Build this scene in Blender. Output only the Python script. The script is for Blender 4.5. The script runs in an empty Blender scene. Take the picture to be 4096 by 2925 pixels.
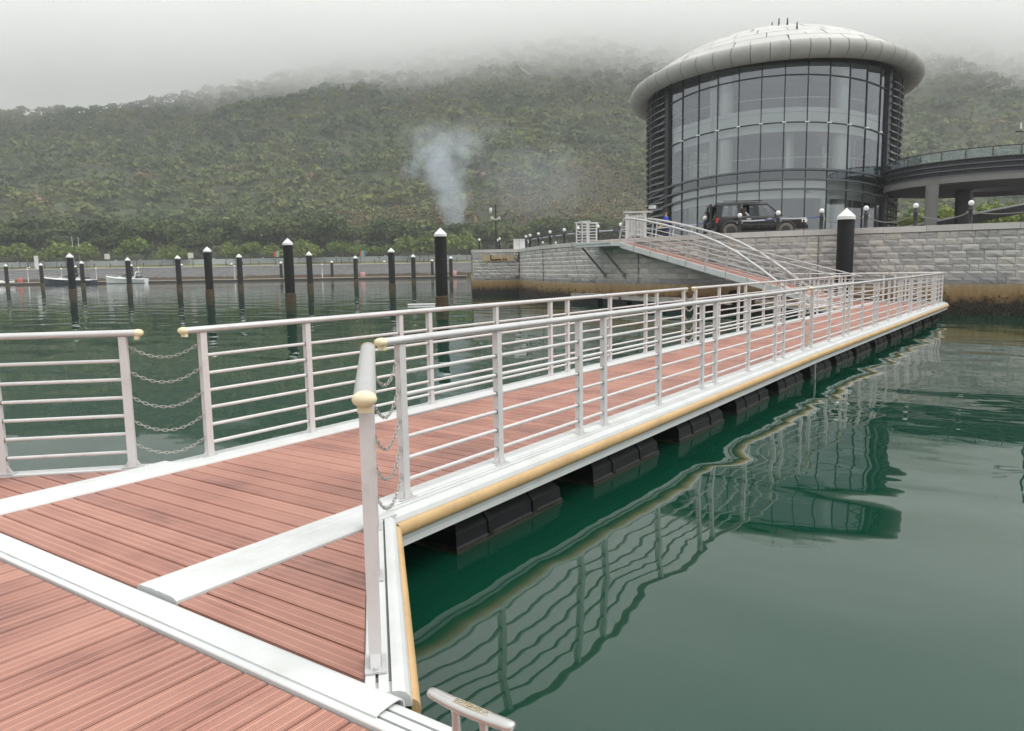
import bpy, bmesh, math, random
import numpy as np
from mathutils import Vector, Matrix

R = math.radians
random.seed(7); rng = np.random.default_rng(7)
sc = bpy.context.scene
COL = sc.collection

# ------------------------------------------------------------------ camera
# world: x runs along the walkway, y to its left, z up, water level z = 0
FOC, PITCH, ROLL, YAW = 3075.2, 0.127269, -0.016589, 0.610079
CAMZ, DECK = 2.09, 0.52
PW, PH = 4096.0, 2925.0
_fw = Vector((math.cos(YAW), math.sin(YAW), 0)); _rt = Vector((math.sin(YAW), -math.cos(YAW), 0)); _up = Vector((0, 0, 1))
FL, RL = _fw.copy(), _rt.copy()
_f2 = _fw * math.cos(PITCH) - _up * math.sin(PITCH); _u2 = _up * math.cos(PITCH) + _fw * math.sin(PITCH)
_r3 = _rt * math.cos(ROLL) + _u2 * math.sin(ROLL); _u3 = _u2 * math.cos(ROLL) - _rt * math.sin(ROLL)
cd = bpy.data.cameras.new('camera'); cam = bpy.data.objects.new('camera', cd); COL.objects.link(cam)
cd.sensor_width = 36; cd.lens = FOC / PW * 36; cd.clip_start = 0.05; cd.clip_end = 6000
m = Matrix((_r3, _u3, -_f2)).transposed().to_4x4(); m.translation = (0, 0, CAMZ); cam.matrix_world = m
sc.camera = cam

def ray(px, py):
    return _f2 + _r3 * ((px - PW / 2) / FOC) + _u3 * ((PH / 2 - py) / FOC)
def at_z(px, py, z):                       # point of a pixel's ray on a level plane
    r = ray(px, py); t = (z - CAMZ) / r.z
    return Vector((r.x * t, r.y * t, z))
def at_d(px, py, d):                       # point of a pixel's ray at a known level depth
    r = ray(px, py); t = d / (r.x * FL.x + r.y * FL.y)
    return Vector((r.x * t, r.y * t, CAMZ + r.z * t))
def lvl(d, s, z=0.0):                      # level depth, level right offset
    return Vector((FL.x * d + RL.x * s, FL.y * d + RL.y * s, z))

# ------------------------------------------------------------------ sky, sun, exposure
SUN_EL, SUN_AZ = 58.0, 150.0
w = bpy.data.worlds.new('World'); sc.world = w; w.use_nodes = True
nt = w.node_tree; nt.nodes.clear()
out = nt.nodes.new('ShaderNodeOutputWorld'); bg = nt.nodes.new('ShaderNodeBackground')
sky = nt.nodes.new('ShaderNodeTexSky'); sky.sky_type = 'NISHITA'; sky.sun_disc = False
sky.sun_elevation = R(SUN_EL); sky.sun_rotation = R(SUN_AZ); sky.dust_density = 6; sky.air_density = 1
hsv = nt.nodes.new('ShaderNodeHueSaturation'); hsv.inputs['Saturation'].default_value = 0.12; hsv.inputs['Value'].default_value = 0.075
nt.links.new(sky.outputs[0], hsv.inputs['Color'])
# overcast deck: grey-white, brighter overhead
tc = nt.nodes.new('ShaderNodeTexCoord'); sx = nt.nodes.new('ShaderNodeSeparateXYZ'); nt.links.new(tc.outputs['Generated'], sx.inputs[0])
cr = nt.nodes.new('ShaderNodeValToRGB'); nt.links.new(sx.outputs['Z'], cr.inputs[0])
el = cr.color_ramp.elements
el[0].position = 0.0; el[0].color = (0.60, 0.597, 0.585, 1); el[1].position = 1.0; el[1].color = (1.10, 1.12, 1.12, 1)
e2 = el.new(0.30); e2.color = (0.68, 0.68, 0.67, 1)
mx = nt.nodes.new('ShaderNodeMix'); mx.data_type = 'RGBA'; mx.inputs[0].default_value = 0.22
nt.links.new(cr.outputs[0], mx.inputs[6]); nt.links.new(hsv.outputs[0], mx.inputs[7])
nt.links.new(mx.outputs[2], bg.inputs['Color']); bg.inputs['Strength'].default_value = 1.0
nt.links.new(bg.outputs[0], out.inputs['Surface'])
sl = bpy.data.lights.new('sun', 'SUN'); sl.energy = 0.9; sl.angle = R(35); sl.color = (1.0, 0.97, 0.93)
so = bpy.data.objects.new('sun', sl); COL.objects.link(so)
_sd = Vector((math.sin(R(SUN_AZ)) * math.cos(R(SUN_EL)), math.cos(R(SUN_AZ)) * math.cos(R(SUN_EL)), math.sin(R(SUN_EL))))
so.rotation_euler = (-_sd).to_track_quat('-Z', 'Y').to_euler()
vs = sc.view_settings; vs.view_transform = 'Standard'; vs.look = 'None'; vs.gamma = 1; vs.exposure = 0.85; vs.use_curve_mapping = False
sc.render.engine = 'CYCLES'
cy = sc.cycles; cy.use_denoising = True; cy.max_bounces = 10; cy.diffuse_bounces = 2; cy.glossy_bounces = 3; cy.transmission_bounces = 4
cy.transparent_max_bounces = 24; cy.volume_bounces = 8; cy.caustics_reflective = False; cy.caustics_refractive = False
cy.use_adaptive_sampling = True; cy.adaptive_threshold = 0.015; cy.volume_max_steps = 128; cy.volume_step_rate = 1.0

# ------------------------------------------------------------------ materials
MATS = {}
def _mat(name):
    m = bpy.data.materials.new(name); m.use_nodes = True; MATS[name] = m
    n = m.node_tree.nodes; b = n['Principled BSDF']
    return m, n, m.node_tree.links, b
def simple(name, col, rough=0.5, metal=0.0, var=0.0, scale=3.0, bump=0.0, bscale=40.0, rnd=0.0, spec=None, coord='Object', dirt=None, dscale=0.6):
    m, n, L, b = _mat(name)
    b.inputs['Roughness'].default_value = rough; b.inputs['Metallic'].default_value = metal
    if spec is not None: b.inputs['Specular IOR Level'].default_value = spec
    c0 = (*col, 1); b.inputs['Base Color'].default_value = c0
    tcn = n.new('ShaderNodeTexCoord')
    src = None
    if var or rnd or dirt:
        mul = n.new('ShaderNodeMix'); mul.data_type = 'RGBA'; mul.blend_type = 'MULTIPLY'; mul.inputs[0].default_value = 1
        mul.inputs[6].default_value = c0
        add = n.new('ShaderNodeMath'); add.operation = 'ADD'; add.inputs[0].default_value = 1.0 - var * 0.5 - rnd * 0.5; add.inputs[1].default_value = 0
        last = add
        if var:
            nz = n.new('ShaderNodeTexNoise'); nz.inputs['Scale'].default_value = scale; nz.inputs['Detail'].default_value = 6; nz.inputs['Roughness'].default_value = 0.65
            L.new(tcn.outputs[coord], nz.inputs['Vector'])
            mm = n.new('ShaderNodeMath'); mm.operation = 'MULTIPLY_ADD'; mm.inputs[1].default_value = var * 2.2; mm.inputs[2].default_value = -var * 0.6
            L.new(nz.outputs[0], mm.inputs[0]); L.new(mm.outputs[0], add.inputs[1])
        if rnd:
            oi = n.new('ShaderNodeObjectInfo'); m2 = n.new('ShaderNodeMath'); m2.operation = 'MULTIPLY_ADD'; m2.inputs[1].default_value = rnd
            L.new(oi.outputs['Random'], m2.inputs[0]); L.new(last.outputs[0], m2.inputs[2]); last = m2
        L.new(last.outputs[0], mul.inputs[7]); src = mul.outputs[2]
        if dirt:
            nz2 = n.new('ShaderNodeTexNoise'); nz2.inputs['Scale'].default_value = dscale; nz2.inputs['Detail'].default_value = 8; nz2.inputs['Roughness'].default_value = 0.7
            L.new(tcn.outputs[coord], nz2.inputs['Vector'])
            rp = n.new('ShaderNodeValToRGB'); rp.color_ramp.elements[0].position = 0.52; rp.color_ramp.elements[1].position = 0.75
            L.new(nz2.outputs[0], rp.inputs[0])
            md = n.new('ShaderNodeMix'); md.data_type = 'RGBA'; md.inputs[7].default_value = (*dirt, 1)
            L.new(rp.outputs[0], md.inputs[0]); L.new(src, md.inputs[6]); src = md.outputs[2]
        L.new(src, b.inputs['Base Color'])
    if bump:
        nb = n.new('ShaderNodeTexNoise'); nb.inputs['Scale'].default_value = bscale; nb.inputs['Detail'].default_value = 5
        L.new(tcn.outputs[coord], nb.inputs['Vector'])
        bp = n.new('ShaderNodeBump'); bp.inputs['Strength'].default_value = bump; bp.inputs['Distance'].default_value = 0.02
        L.new(nb.outputs[0], bp.inputs['Height']); L.new(bp.outputs[0], b.inputs['Normal'])
    return m

# ------------------------------------------------------------------ mesh helpers
class MB:
    def __init__(s): s.v = []; s.f = []; s.sm = []
    def add(s, vs, fs, smooth=False):
        o = len(s.v); s.v += [tuple(v) for v in vs]
        s.f += [tuple(i + o for i in f) for f in fs]; s.sm += [smooth] * len(fs)
        return s
    def box(s, c, size, rot=None):
        x, y, z = (a / 2 for a in size); c = Vector(c)
        vs = [Vector((sx * x, sy * y, sz * z)) for sx in (-1, 1) for sy in (-1, 1) for sz in (-1, 1)]
        if rot is not None: vs = [rot @ v for v in vs]
        return s.add([v + c for v in vs], [(0, 1, 3, 2), (4, 6, 7, 5), (0, 4, 5, 1), (2, 3, 7, 6), (0, 2, 6, 4), (1, 5, 7, 3)])
    def b2(s, x0, x1, y0, y1, z0, z1): return s.box(((x0 + x1) / 2, (y0 + y1) / 2, (z0 + z1) / 2), (x1 - x0, y1 - y0, z1 - z0))
    def cyl(s, p0, p1, r, n=10, r1=None, caps=True, smooth=True):
        p0, p1 = Vector(p0), Vector(p1); d = (p1 - p0).normalized(); r1 = r if r1 is None else r1
        a = d.orthogonal().normalized(); b = d.cross(a)
        vs = []
        for i in range(n):
            t = 2 * math.pi * i / n; e = a * math.cos(t) + b * math.sin(t); vs += [p0 + e * r, p1 + e * r1]
        s.add(vs, [(2 * i, 2 * ((i + 1) % n), 2 * ((i + 1) % n) + 1, 2 * i + 1) for i in range(n)], smooth)
        if caps:
            s.add(vs[0::2][::-1], [tuple(range(n))]); s.add(vs[1::2], [tuple(range(n))])
        return s
    def tube(s, pts, r, n=8, closed=False, caps=True):
        pts = [Vector(p) for p in pts]; N = len(pts); vs = []; a = None
        for i, p in enumerate(pts):
            if closed: d = (pts[(i + 1) % N] - pts[i - 1]).normalized()
            else: d = (pts[min(i + 1, N - 1)] - pts[max(i - 1, 0)]).normalized()
            if a is None: a = d.orthogonal().normalized()
            else:
                a = a - d * a.dot(d)
                a = a.normalized() if a.length > 1e-6 else d.orthogonal().normalized()
            b = d.cross(a); rr = r[i] if isinstance(r, (list, tuple)) else r
            vs += [p + (a * math.cos(2 * math.pi * k / n) + b * math.sin(2 * math.pi * k / n)) * rr for k in range(n)]
        fs = []
        for i in range(N if closed else N - 1):
            j = (i + 1) % N
            fs += [(i * n + k, i * n + (k + 1) % n, j * n + (k + 1) % n, j * n + k) for k in range(n)]
        s.add(vs, fs, True)
        if caps and not closed: s.add(vs[:n][::-1], [tuple(range(n))]); s.add(vs[-n:], [tuple(range(n))])
        return s
    def lathe(s, prof, c=(0, 0, 0), n=16, smooth=True, arc=(0, 2 * math.pi)):
        c = Vector(c); full = abs(arc[1] - arc[0] - 2 * math.pi) < 1e-6; k = n if full else n + 1; vs = []
        for i in range(k):
            t = arc[0] + (arc[1] - arc[0]) * i / n
            vs += [c + Vector((r * math.cos(t), r * math.sin(t), z)) for r, z in prof]
        q = len(prof); fs = []
        for i in range(n):
            j = (i + 1) % k
            fs += [(i * q + a, j * q + a, j * q + a + 1, i * q + a + 1) for a in range(q - 1)]
        return s.add(vs, fs, smooth)
    def sweep(s, sec, path, up=(0, 0, 1), smooth=False, caps=True, closed_sec=True):
        """sec: (a, b) pairs, a to the left of travel, b up; path: points; mitred corners"""
        path = [Vector(p) for p in path]; N = len(path); up = Vector(up); vs = []; q = len(sec)
        for i, p in enumerate(path):
            d0 = (path[i] - path[i - 1]).normalized() if i > 0 else None
            d1 = (path[i + 1] - path[i]).normalized() if i < N - 1 else None
            if d0 is None: d0 = d1
            if d1 is None: d1 = d0
            l0 = up.cross(d0).normalized(); l1 = up.cross(d1).normalized()
            l = (l0 + l1).normalized(); l = l / max(0.3, l.dot(l0))
            vs += [p + l * a + up * b for a, b in sec]
        fs = []
        for i in range(N - 1):
            for k in range(q if closed_sec else q - 1):
                k2 = (k + 1) % q
                fs.append((i * q + k, (i + 1) * q + k, (i + 1) * q + k2, i * q + k2))
        s.add(vs, fs, smooth)
        if caps and closed_sec: s.add(vs[:q], [tuple(range(q))]); s.add(vs[-q:][::-1], [tuple(range(q))])
        return s
    def poly(s, pts, z0, z1):                       # vertical prism over a ccw outline
        n = len(pts); vs = [(x, y, z0) for x, y in pts] + [(x, y, z1) for x, y in pts]
        return s.add(vs, [tuple(range(n))[::-1], tuple(range(n, 2 * n))] + [(i, (i + 1) % n, n + (i + 1) % n, n + i) for i in range(n)])
    def ball(s, c, r, n=12, m=8, sq=(1, 1, 1)):
        prof = [(r * math.sin(math.pi * j / m), -r * math.cos(math.pi * j / m)) for j in range(m + 1)]
        prof[0] = (1e-4, -r); prof[-1] = (1e-4, r)
        o = len(s.v); s.lathe(prof, (0, 0, 0), n)
        for i in range(o, len(s.v)):
            v = s.v[i]; s.v[i] = (v[0] * sq[0] + c[0], v[1] * sq[1] + c[1], v[2] * sq[2] + c[2])
        return s
    def mesh(s, name):
        me = bpy.data.meshes.new(name); me.from_pydata(s.v, [], s.f); me.polygons.foreach_set('use_smooth', s.sm); me.update()
        return me
    def build(s, name, mat=None, parent=None, loc=None, fix=True, bevel=0.0):
        me = s.mesh(name)
        if fix or bevel:
            bm = bmesh.new(); bm.from_mesh(me)
            bmesh.ops.recalc_face_normals(bm, faces=bm.faces)
            bm.to_mesh(me); bm.free()
        return link(name, me, mat, parent, loc)
def link(name, me, mat=None, parent=None, loc=None):
    o = bpy.data.objects.new(name, me); COL.objects.link(o)
    if mat is not None and not me.materials: me.materials.append(MATS[mat] if isinstance(mat, str) else mat)
    if parent is not None: o.parent = parent
    if loc is not None: o.location = loc
    return o
def tag(o, label=None, cat=None, group=None, kind=None):
    if label: o['label'] = label
    if cat: o['category'] = cat
    if group: o['group'] = group
    if kind: o['kind'] = kind
    return o
def thing(name, label, cat, loc=(0, 0, 0), rz=0.0, group=None):
    o = bpy.data.objects.new(name, None); COL.objects.link(o); o.location = loc; o.rotation_euler = (0, 0, rz); o.empty_display_size = 0.2
    return tag(o, label, cat, group)
def copy_tree(o, parent=None):
    c = o.copy(); COL.objects.link(c)
    if parent is not None: c.parent = parent
    for ch in list(o.children): copy_tree(ch, c)
    return c
def np_mesh(name, V, F, attr=None):
    """V (n,3), F (m,4) quads, attr dict name -> per-vertex float"""
    me = bpy.data.meshes.new(name); V = np.ascontiguousarray(V, dtype=np.float32); F = np.ascontiguousarray(F, dtype=np.int32)
    k = F.shape[1]
    me.vertices.add(len(V)); me.vertices.foreach_set('co', V.ravel())
    me.loops.add(F.size); me.loops.foreach_set('vertex_index', F.ravel())
    me.polygons.add(len(F)); me.polygons.foreach_set('loop_start', np.arange(0, F.size, k, dtype=np.int32))
    me.update(calc_edges=True)
    for an, av in (attr or {}).items():
        a = me.attributes.new(an, 'FLOAT', 'POINT'); a.data.foreach_set('value', np.ascontiguousarray(av, dtype=np.float32))
    return me
def skin(name, joints, edges, mat, parent=None, loc=None, sub=2, root=0):
    """joints: list of (x,y,z,rx,ry)"""
    me = bpy.data.meshes.new(name); me.from_pydata([j[:3] for j in joints], edges, []); o = bpy.data.objects.new(name, me); COL.objects.link(o)
    md = o.modifiers.new('skin', 'SKIN'); md.use_smooth_shade = True
    for i, j in enumerate(joints):
        me.skin_vertices[0].data[i].radius = (j[3], j[4] if len(j) > 4 else j[3]); me.skin_vertices[0].data[i].use_root = (i == root)
    o.modifiers.new('sub', 'SUBSURF').levels = sub; o.modifiers['sub'].render_levels = sub
    me.materials.append(MATS[mat]); 
    if parent is not None: o.parent = parent
    if loc is not None: o.location = loc
    return o
# ------------------------------------------------------------------ water
def mat_water():
    m, n, L, b = _mat('water')
    b.inputs['Base Color'].default_value = (0.003, 0.038, 0.0215, 1); b.inputs['Roughness'].default_value = 0.015; b.inputs['IOR'].default_value = 1.48
    g = n.new('ShaderNodeNewGeometry')
    def noise(scale, detail, rough, stretch=None, dist=0.0):
        v = g.outputs['Position']
        if stretch:
            mp = n.new('ShaderNodeMapping'); mp.inputs['Rotation'].default_value = (0, 0, stretch[0]); mp.inputs['Scale'].default_value = (stretch[1], stretch[2], 1)
            L.new(v, mp.inputs['Vector']); v = mp.outputs[0]
        t = n.new('ShaderNodeTexNoise'); t.inputs['Scale'].default_value = scale; t.inputs['Detail'].default_value = detail; t.inputs['Roughness'].default_value = rough; t.inputs['Distortion'].default_value = dist
        L.new(v, t.inputs['Vector']); return t.outputs[0]
    def mth(op, a, b_):
        t = n.new('ShaderNodeMath'); t.operation = op
        for i, q in enumerate((a, b_)):
            if isinstance(q, (int, float)): t.inputs[i].default_value = q
            else: L.new(q, t.inputs[i])
        return t.outputs[0]
    swell = noise(0.55, 1.0, 0.4, (-YAW + 0.3, 1.0, 0.55), 0.5)
    mid = noise(1.7, 2.0, 0.45, (-YAW + 0.15, 1.0, 0.5))
    fine = noise(6.0, 2.5, 0.5, (-YAW, 1.0, 0.45))
    patch = noise(0.11, 3.0, 0.5)
    rp = n.new('ShaderNodeMapRange'); rp.inputs['From Min'].default_value = 0.38; rp.inputs['From Max'].default_value = 0.62; L.new(patch, rp.inputs['Value'])
    # the basin is stiller beside the dock than out in the open water
    ln = n.new('ShaderNodeVectorMath'); ln.operation = 'LENGTH'; L.new(g.outputs['Position'], ln.inputs[0])
    far = n.new('ShaderNodeMapRange'); far.inputs['From Min'].default_value = 9; far.inputs['From Max'].default_value = 40; far.inputs['To Min'].default_value = 0.10; far.inputs['To Max'].default_value = 1.0
    L.new(ln.outputs['Value'], far.inputs['Value'])
    amp = mth('MULTIPLY', mth('MULTIPLY_ADD', rp.outputs[0], 0.75), far.outputs[0]) if False else mth('MULTIPLY', mth('ADD', mth('MULTIPLY', rp.outputs[0], 0.7), 0.3), far.outputs[0])
    h = mth('ADD', mth('ADD', mth('MULTIPLY', swell, WAVE[0]), mth('MULTIPLY', mid, WAVE[1])), mth('MULTIPLY', mth('MULTIPLY', fine, WAVE[2]), amp))
    bp = n.new('ShaderNodeBump'); bp.inputs['Strength'].default_value = 1.0; bp.inputs['Distance'].default_value = 1.0
    L.new(h, bp.inputs['Height']); L.new(bp.outputs[0], b.inputs['Normal'])
WAVE = (0.046, 0.0050, 0.0022)
mat_water()
wm = MB().add([(-700, -700, 0), (900, -700, 0), (900, 900, 0), (-700, 900, 0)], [(0, 1, 2, 3)])
tag(wm.build('water', 'water'), kind='structure')

# ------------------------------------------------------------------ far bank and hill
RIDGE = [(-1800, 470), (-900, 455), (0, 445), (180, 428), (405, 418), (585, 398), (900, 335), (1350, 240), (1900, 150), (2400, 95), (2900, 60), (3500, 50), (4096, 80), (5200, 150), (6500, 230)]
FARD = 186.0                               # level depth of the far bank's edge
def _interp(x, pts):
    xs = [p[0] for p in pts]; return np.interp(x, xs, [p[1] for p in pts])
_rc, _rz, _rd = [], [], []
for px, py in RIDGE:
    d = 520 + 70 * max(0.0, min(1.0, px / 3000)); q = at_d(px, py, d); _rc.append((q.x * RL.x + q.y * RL.y) / d); _rz.append(q.z - 4.5); _rd.append(d)
def _vnoise(x, y, seed):
    r = np.random.default_rng(seed); T = r.random((64, 64))
    xi = np.floor(x).astype(int); yi = np.floor(y).astype(int); fx = x - xi; fy = y - yi
    fx = fx * fx * (3 - 2 * fx); fy = fy * fy * (3 - 2 * fy)
    g = lambda a, b: T[a % 64, b % 64]
    return (g(xi, yi) * (1 - fx) + g(xi + 1, yi) * fx) * (1 - fy) + (g(xi, yi + 1) * (1 - fx) + g(xi + 1, yi + 1) * fx) * fy
def hill_z(d, s):
    c = s / np.maximum(d, 1.0); zr = np.interp(c, _rc, _rz); dr = np.interp(c, _rc, _rd)
    foot = FARD + 26.0
    t = (d - foot) / (dr - foot); tt = np.clip(t, 0, 1)
    up = np.where(tt < 0.12, 0.55 * tt, 0.066 + (tt - 0.12) * (1 - 0.066) / 0.88)
    z = 5.0 + (zr - 5.0) * up
    nz = (_vnoise(d / 70 + 3, s / 46 + 9, 1) - .5) * 15 + (_vnoise(d / 28, s / 22, 2) - .5) * 5
    z = z + nz * np.clip(tt * 5, 0, 1) * np.clip((1.02 - tt) * 6, 0.12, 1)
    return np.where(t > 1, zr - (d - dr) * 0.3, np.where(t < 0, 4.9, z))
# terrain grid in fan form
cs = np.linspace(-1.25, 1.25, 150); ds = np.concatenate([np.linspace(FARD + 20, 330, 40), np.linspace(336, 700, 60)])
Cg, Dg = np.meshgrid(cs, ds); Sg = Cg * Dg; Zg = hill_z(Dg, Sg)
X = FL.x * Dg + RL.x * Sg; Y = FL.y * Dg + RL.y * Sg
nr, nc = Dg.shape; idx = np.arange(nr * nc).reshape(nr, nc)
F = np.stack([idx[:-1, :-1], idx[:-1, 1:], idx[1:, 1:], idx[1:, :-1]], -1).reshape(-1, 4)[:, ::-1]
simple('hill_soil', (0.062, 0.078, 0.036), 0.95, var=0.6, scale=0.06, coord='Object', dirt=(0.075, 0.062, 0.038), dscale=0.035)
me = np_mesh('hillside', np.stack([X, Y, Zg], -1).reshape(-1, 3), F); tag(link('hillside', me, 'hill_soil'), kind='structure')

# ------------------------------------------------------------------ foliage stuff
def mat_leaf(name, ramp, rough=0.75, trans=0.25):
    m, n, L, b = _mat(name)
    a = n.new('ShaderNodeAttribute'); a.attribute_name = 'tint'
    cr = n.new('ShaderNodeValToRGB'); L.new(a.outputs['Fac'], cr.inputs[0]); e = cr.color_ramp.elements
    e[0].position = ramp[0][0]; e[0].color = (*ramp[0][1], 1); e[1].position = ramp[-1][0]; e[1].color = (*ramp[-1][1], 1)
    for p, c in ramp[1:-1]: q = e.new(p); q.color = (*c, 1)
    L.new(cr.outputs[0], b.inputs['Base Color']); b.inputs['Roughness'].default_value = rough; b.inputs['Specular IOR Level'].default_value = 0.15
    t = n.new('ShaderNodeBsdfTranslucent'); L.new(cr.outputs[0], t.inputs['Color'])
    mx = n.new('ShaderNodeMixShader'); mx.inputs[0].default_value = trans; L.new(b.outputs[0], mx.inputs[1]); L.new(t.outputs[0], mx.inputs[2])
    L.new(mx.outputs[0], n['Material Output'].inputs['Surface'])
    return m
mat_leaf('forest_leaf', [(0.0, (0.050, 0.082, 0.048)), (0.3, (0.092, 0.128, 0.052)), (0.6, (0.150, 0.182, 0.062)), (0.82, (0.205, 0.215, 0.075)), (0.93, (0.200, 0.160, 0.095)), (1.0, (0.24, 0.17, 0.12))])
mat_leaf('belt_leaf', [(0.0, (0.034, 0.056, 0.024)), (0.5, (0.074, 0.104, 0.036)), (1.0, (0.140, 0.160, 0.052))])
mat_leaf('shrub_leaf', [(0.0, (0.075, 0.120, 0.028)), (0.5, (0.150, 0.205, 0.045)), (1.0, (0.25, 0.28, 0.075))])
mat_leaf('palm_leaf', [(0.0, (0.080, 0.080, 0.034)), (0.5, (0.165, 0.145, 0.062)), (1.0, (0.24, 0.19, 0.10))])
simple('palm_trunk', (0.24, 0.205, 0.17), 0.9, var=0.3, scale=0.5)
simple('bark', (0.16, 0.13, 0.10), 0.9, var=0.4, scale=2.0)

def leaf_cloud(cent, rad, n_leaf, size, tint, rg, tvar=0.16, flat=0.75, lobes=5):
    """cent (k,3) crown centres, rad (k,) radii; quads scattered over lobed crowns"""
    k = len(cent); N = k * n_leaf
    own = np.repeat(np.arange(k), n_leaf)
    # lobes inside the crown
    lo = rg.normal(size=(k, lobes, 3)); lo /= np.linalg.norm(lo, axis=2, keepdims=True); lo *= (0.25 + 0.45 * rg.random((k, lobes, 1))); lo[:, :, 2] = np.abs(lo[:, :, 2]) * 0.8
    li = rg.integers(0, lobes, N)
    dirs = rg.normal(size=(N, 3)); dirs /= np.linalg.norm(dirs, axis=1, keepdims=True); dirs[:, 2] = np.where(dirs[:, 2] < -0.35, -dirs[:, 2], dirs[:, 2])
    rr = (0.40 + 0.22 * rg.random(N))[:, None]
    P = lo[own, li] + dirs * rr; P[:, 2] *= flat
    C = cent[own] + P * rad[own][:, None]
    nrm = dirs + rg.normal(size=(N, 3)) * 0.55 + np.array([0, 0, 0.35]); nrm /= np.linalg.norm(nrm, axis=1, keepdims=True)
    t1 = np.cross(nrm, rg.normal(size=(N, 3))); t1 /= np.linalg.norm(t1, axis=1, keepdims=True); t2 = np.cross(nrm, t1)
    sz = (size if np.isscalar(size) else size[own])[..., None] * (0.55 + 0.8 * rg.random((N, 1))) if not np.isscalar(size) else size * (0.55 + 0.8 * rg.random((N, 1)))
    asp = 0.55 + 0.4 * rg.random((N, 1))
    V = np.stack([C - t1 * sz, C - t2 * sz * asp, C + t1 * sz, C + t2 * sz * asp], 1).reshape(-1, 3)
    T = np.clip(tint[own] + rg.normal(size=N) * tvar * 0.5, 0, 1)
    return V, np.arange(N * 4).reshape(-1, 4), np.repeat(T, 4)

def palms(base, h, rg, n_fr=11, fr=1.9, tw=0.10):
    """thin palms: returns trunk quads and frond quads"""
    k = len(base); lean = rg.normal(size=(k, 2)) * 0.035
    top = base + np.stack([lean[:, 0] * h, lean[:, 1] * h, h], -1)
    TV, FV = [], []
    ax = np.array([[1, 0, 0], [0, 1, 0], [-1, 0, 0], [0, -1, 0]])
    for a in range(4):
        p, q = ax[a], ax[(a + 1) % 4]
        TV.append(np.stack([base + p * tw, base + q * tw, top + q * tw * 0.7, top + p * tw * 0.7], 1))
    TV = np.concatenate(TV).reshape(-1, 3)
    for i in range(n_fr):
        an = rg.random(k) * 6.283; l = fr * (0.7 + 0.5 * rg.random(k)); rise = rg.random(k) * 1.2 - 0.25
        d = np.stack([np.cos(an), np.sin(an), rise], -1); d /= np.linalg.norm(d, axis=1, keepdims=True)
        sd = np.stack([-np.sin(an), np.cos(an), np.zeros(k)], -1) * (0.16 * fr)
        m1 = top + d * (l * 0.55)[:, None]; m2 = m1 + (d * np.array([1, 1, 0.2]) - np.array([0, 0, 0.65])) * (l * 0.5)[:, None]
        FV.append(np.stack([top, m1 - sd, m2, m1 + sd], 1))
    FV = np.concatenate(FV).reshape(-1, 3)
    return TV, FV

def forest():
    rg = np.random.default_rng(11)
    cents, rads, tints = [], [], []
    d = FARD + 30.0
    while d < 640:
        sp = 3.0 + d * 0.0036; smax = 0.95 * d; smin = -0.95 * d
        s = np.arange(smin, smax, sp); s = s + rg.normal(size=len(s)) * sp * 0.33; dd = d + rg.normal(size=len(s)) * sp * 0.33
        cents.append(np.stack([dd, s], -1)); d += sp * 0.9
    P = np.concatenate(cents)
    dr = np.interp(P[:, 1] / P[:, 0], _rc, _rd); P = P[P[:, 0] < dr + 10]
    c = P[:, 1] / P[:, 0]; px = PW / 2 + FOC * c; z = hill_z(P[:, 0], P[:, 1])
    # palm plantation on the lower slope towards the round building
    grove = ((px > 2020) & (px < 2720) & (P[:, 0] < 292 + 26 * np.sin(px / 90)) & (P[:, 0] > 222)) | ((px > 1380) & (px < 1960) & (P[:, 0] < 252) & (rg.random(len(P)) < 0.75))
    thin = rg.random(len(P)) < 0.10
    T = P[~grove & ~thin]; zt = z[~grove & ~thin]
    rad = 1.5 + rg.random(len(T)) ** 2.6 * 3.4
    xyz = np.stack([FL.x * T[:, 0] + RL.x * T[:, 1], FL.y * T[:, 0] + RL.y * T[:, 1], zt + rad * 0.5 + rg.random(len(T)) * 1.2], -1)
    big = _vnoise(T[:, 0] / 34 + 7, T[:, 1] / 34 + 3, 5); tint = np.clip(0.10 + 0.62 * big + rg.normal(size=len(T)) * 0.13, 0, 0.84)
    dry = rg.random(len(T)) < 0.012 + 0.02 * (_vnoise(T[:, 0] / 50, T[:, 1] / 50, 6) > 0.6); tint = np.where(dry, 0.9 + 0.1 * rg.random(len(T)), tint)
    print('forest trees', len(T))
    V, Fq, A = leaf_cloud(xyz, rad, 46, np.clip(rad * 0.25, 0.42, 1.1), tint, rg, lobes=5)
    o = link('hillside_forest', np_mesh('hillside_forest', V, Fq, {'tint': A}), 'forest_leaf')
    tag(o, 'dense mixed green forest covering the hillside under low cloud', 'forest', kind='stuff')
    # plantation palms
    G = P[grove]; G = np.concatenate([G + rg.normal(size=G.shape) * 1.6 for _ in range(2)]); G = G[(G[:, 0] > FARD + 22)]
    zg = hill_z(G[:, 0], G[:, 1]); B = np.stack([FL.x * G[:, 0] + RL.x * G[:, 1], FL.y * G[:, 0] + RL.y * G[:, 1], zg - 0.3], -1)
    hh = 5.0 + rg.random(len(B)) * 3.0
    TV, FV = palms(B, hh, rg, 11, 1.9, 0.075)
    o = link('palm_grove', np_mesh('palm_grove_fronds', FV, np.arange(len(FV)).reshape(-1, 4), {'tint': np.repeat(np.tile(np.clip(rg.normal(size=len(B)) * .25 + .5, 0, 1), 11), 4)}), 'palm_leaf')
    tag(o, 'plantation of slim palms with pale trunks on the lower slope', 'palm grove', kind='stuff')
    t = link('trunks', np_mesh('palm_grove_trunks', TV, np.arange(len(TV)).reshape(-1, 4)), 'palm_trunk', o); t['kind'] = 'stuff'
forest()

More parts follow.
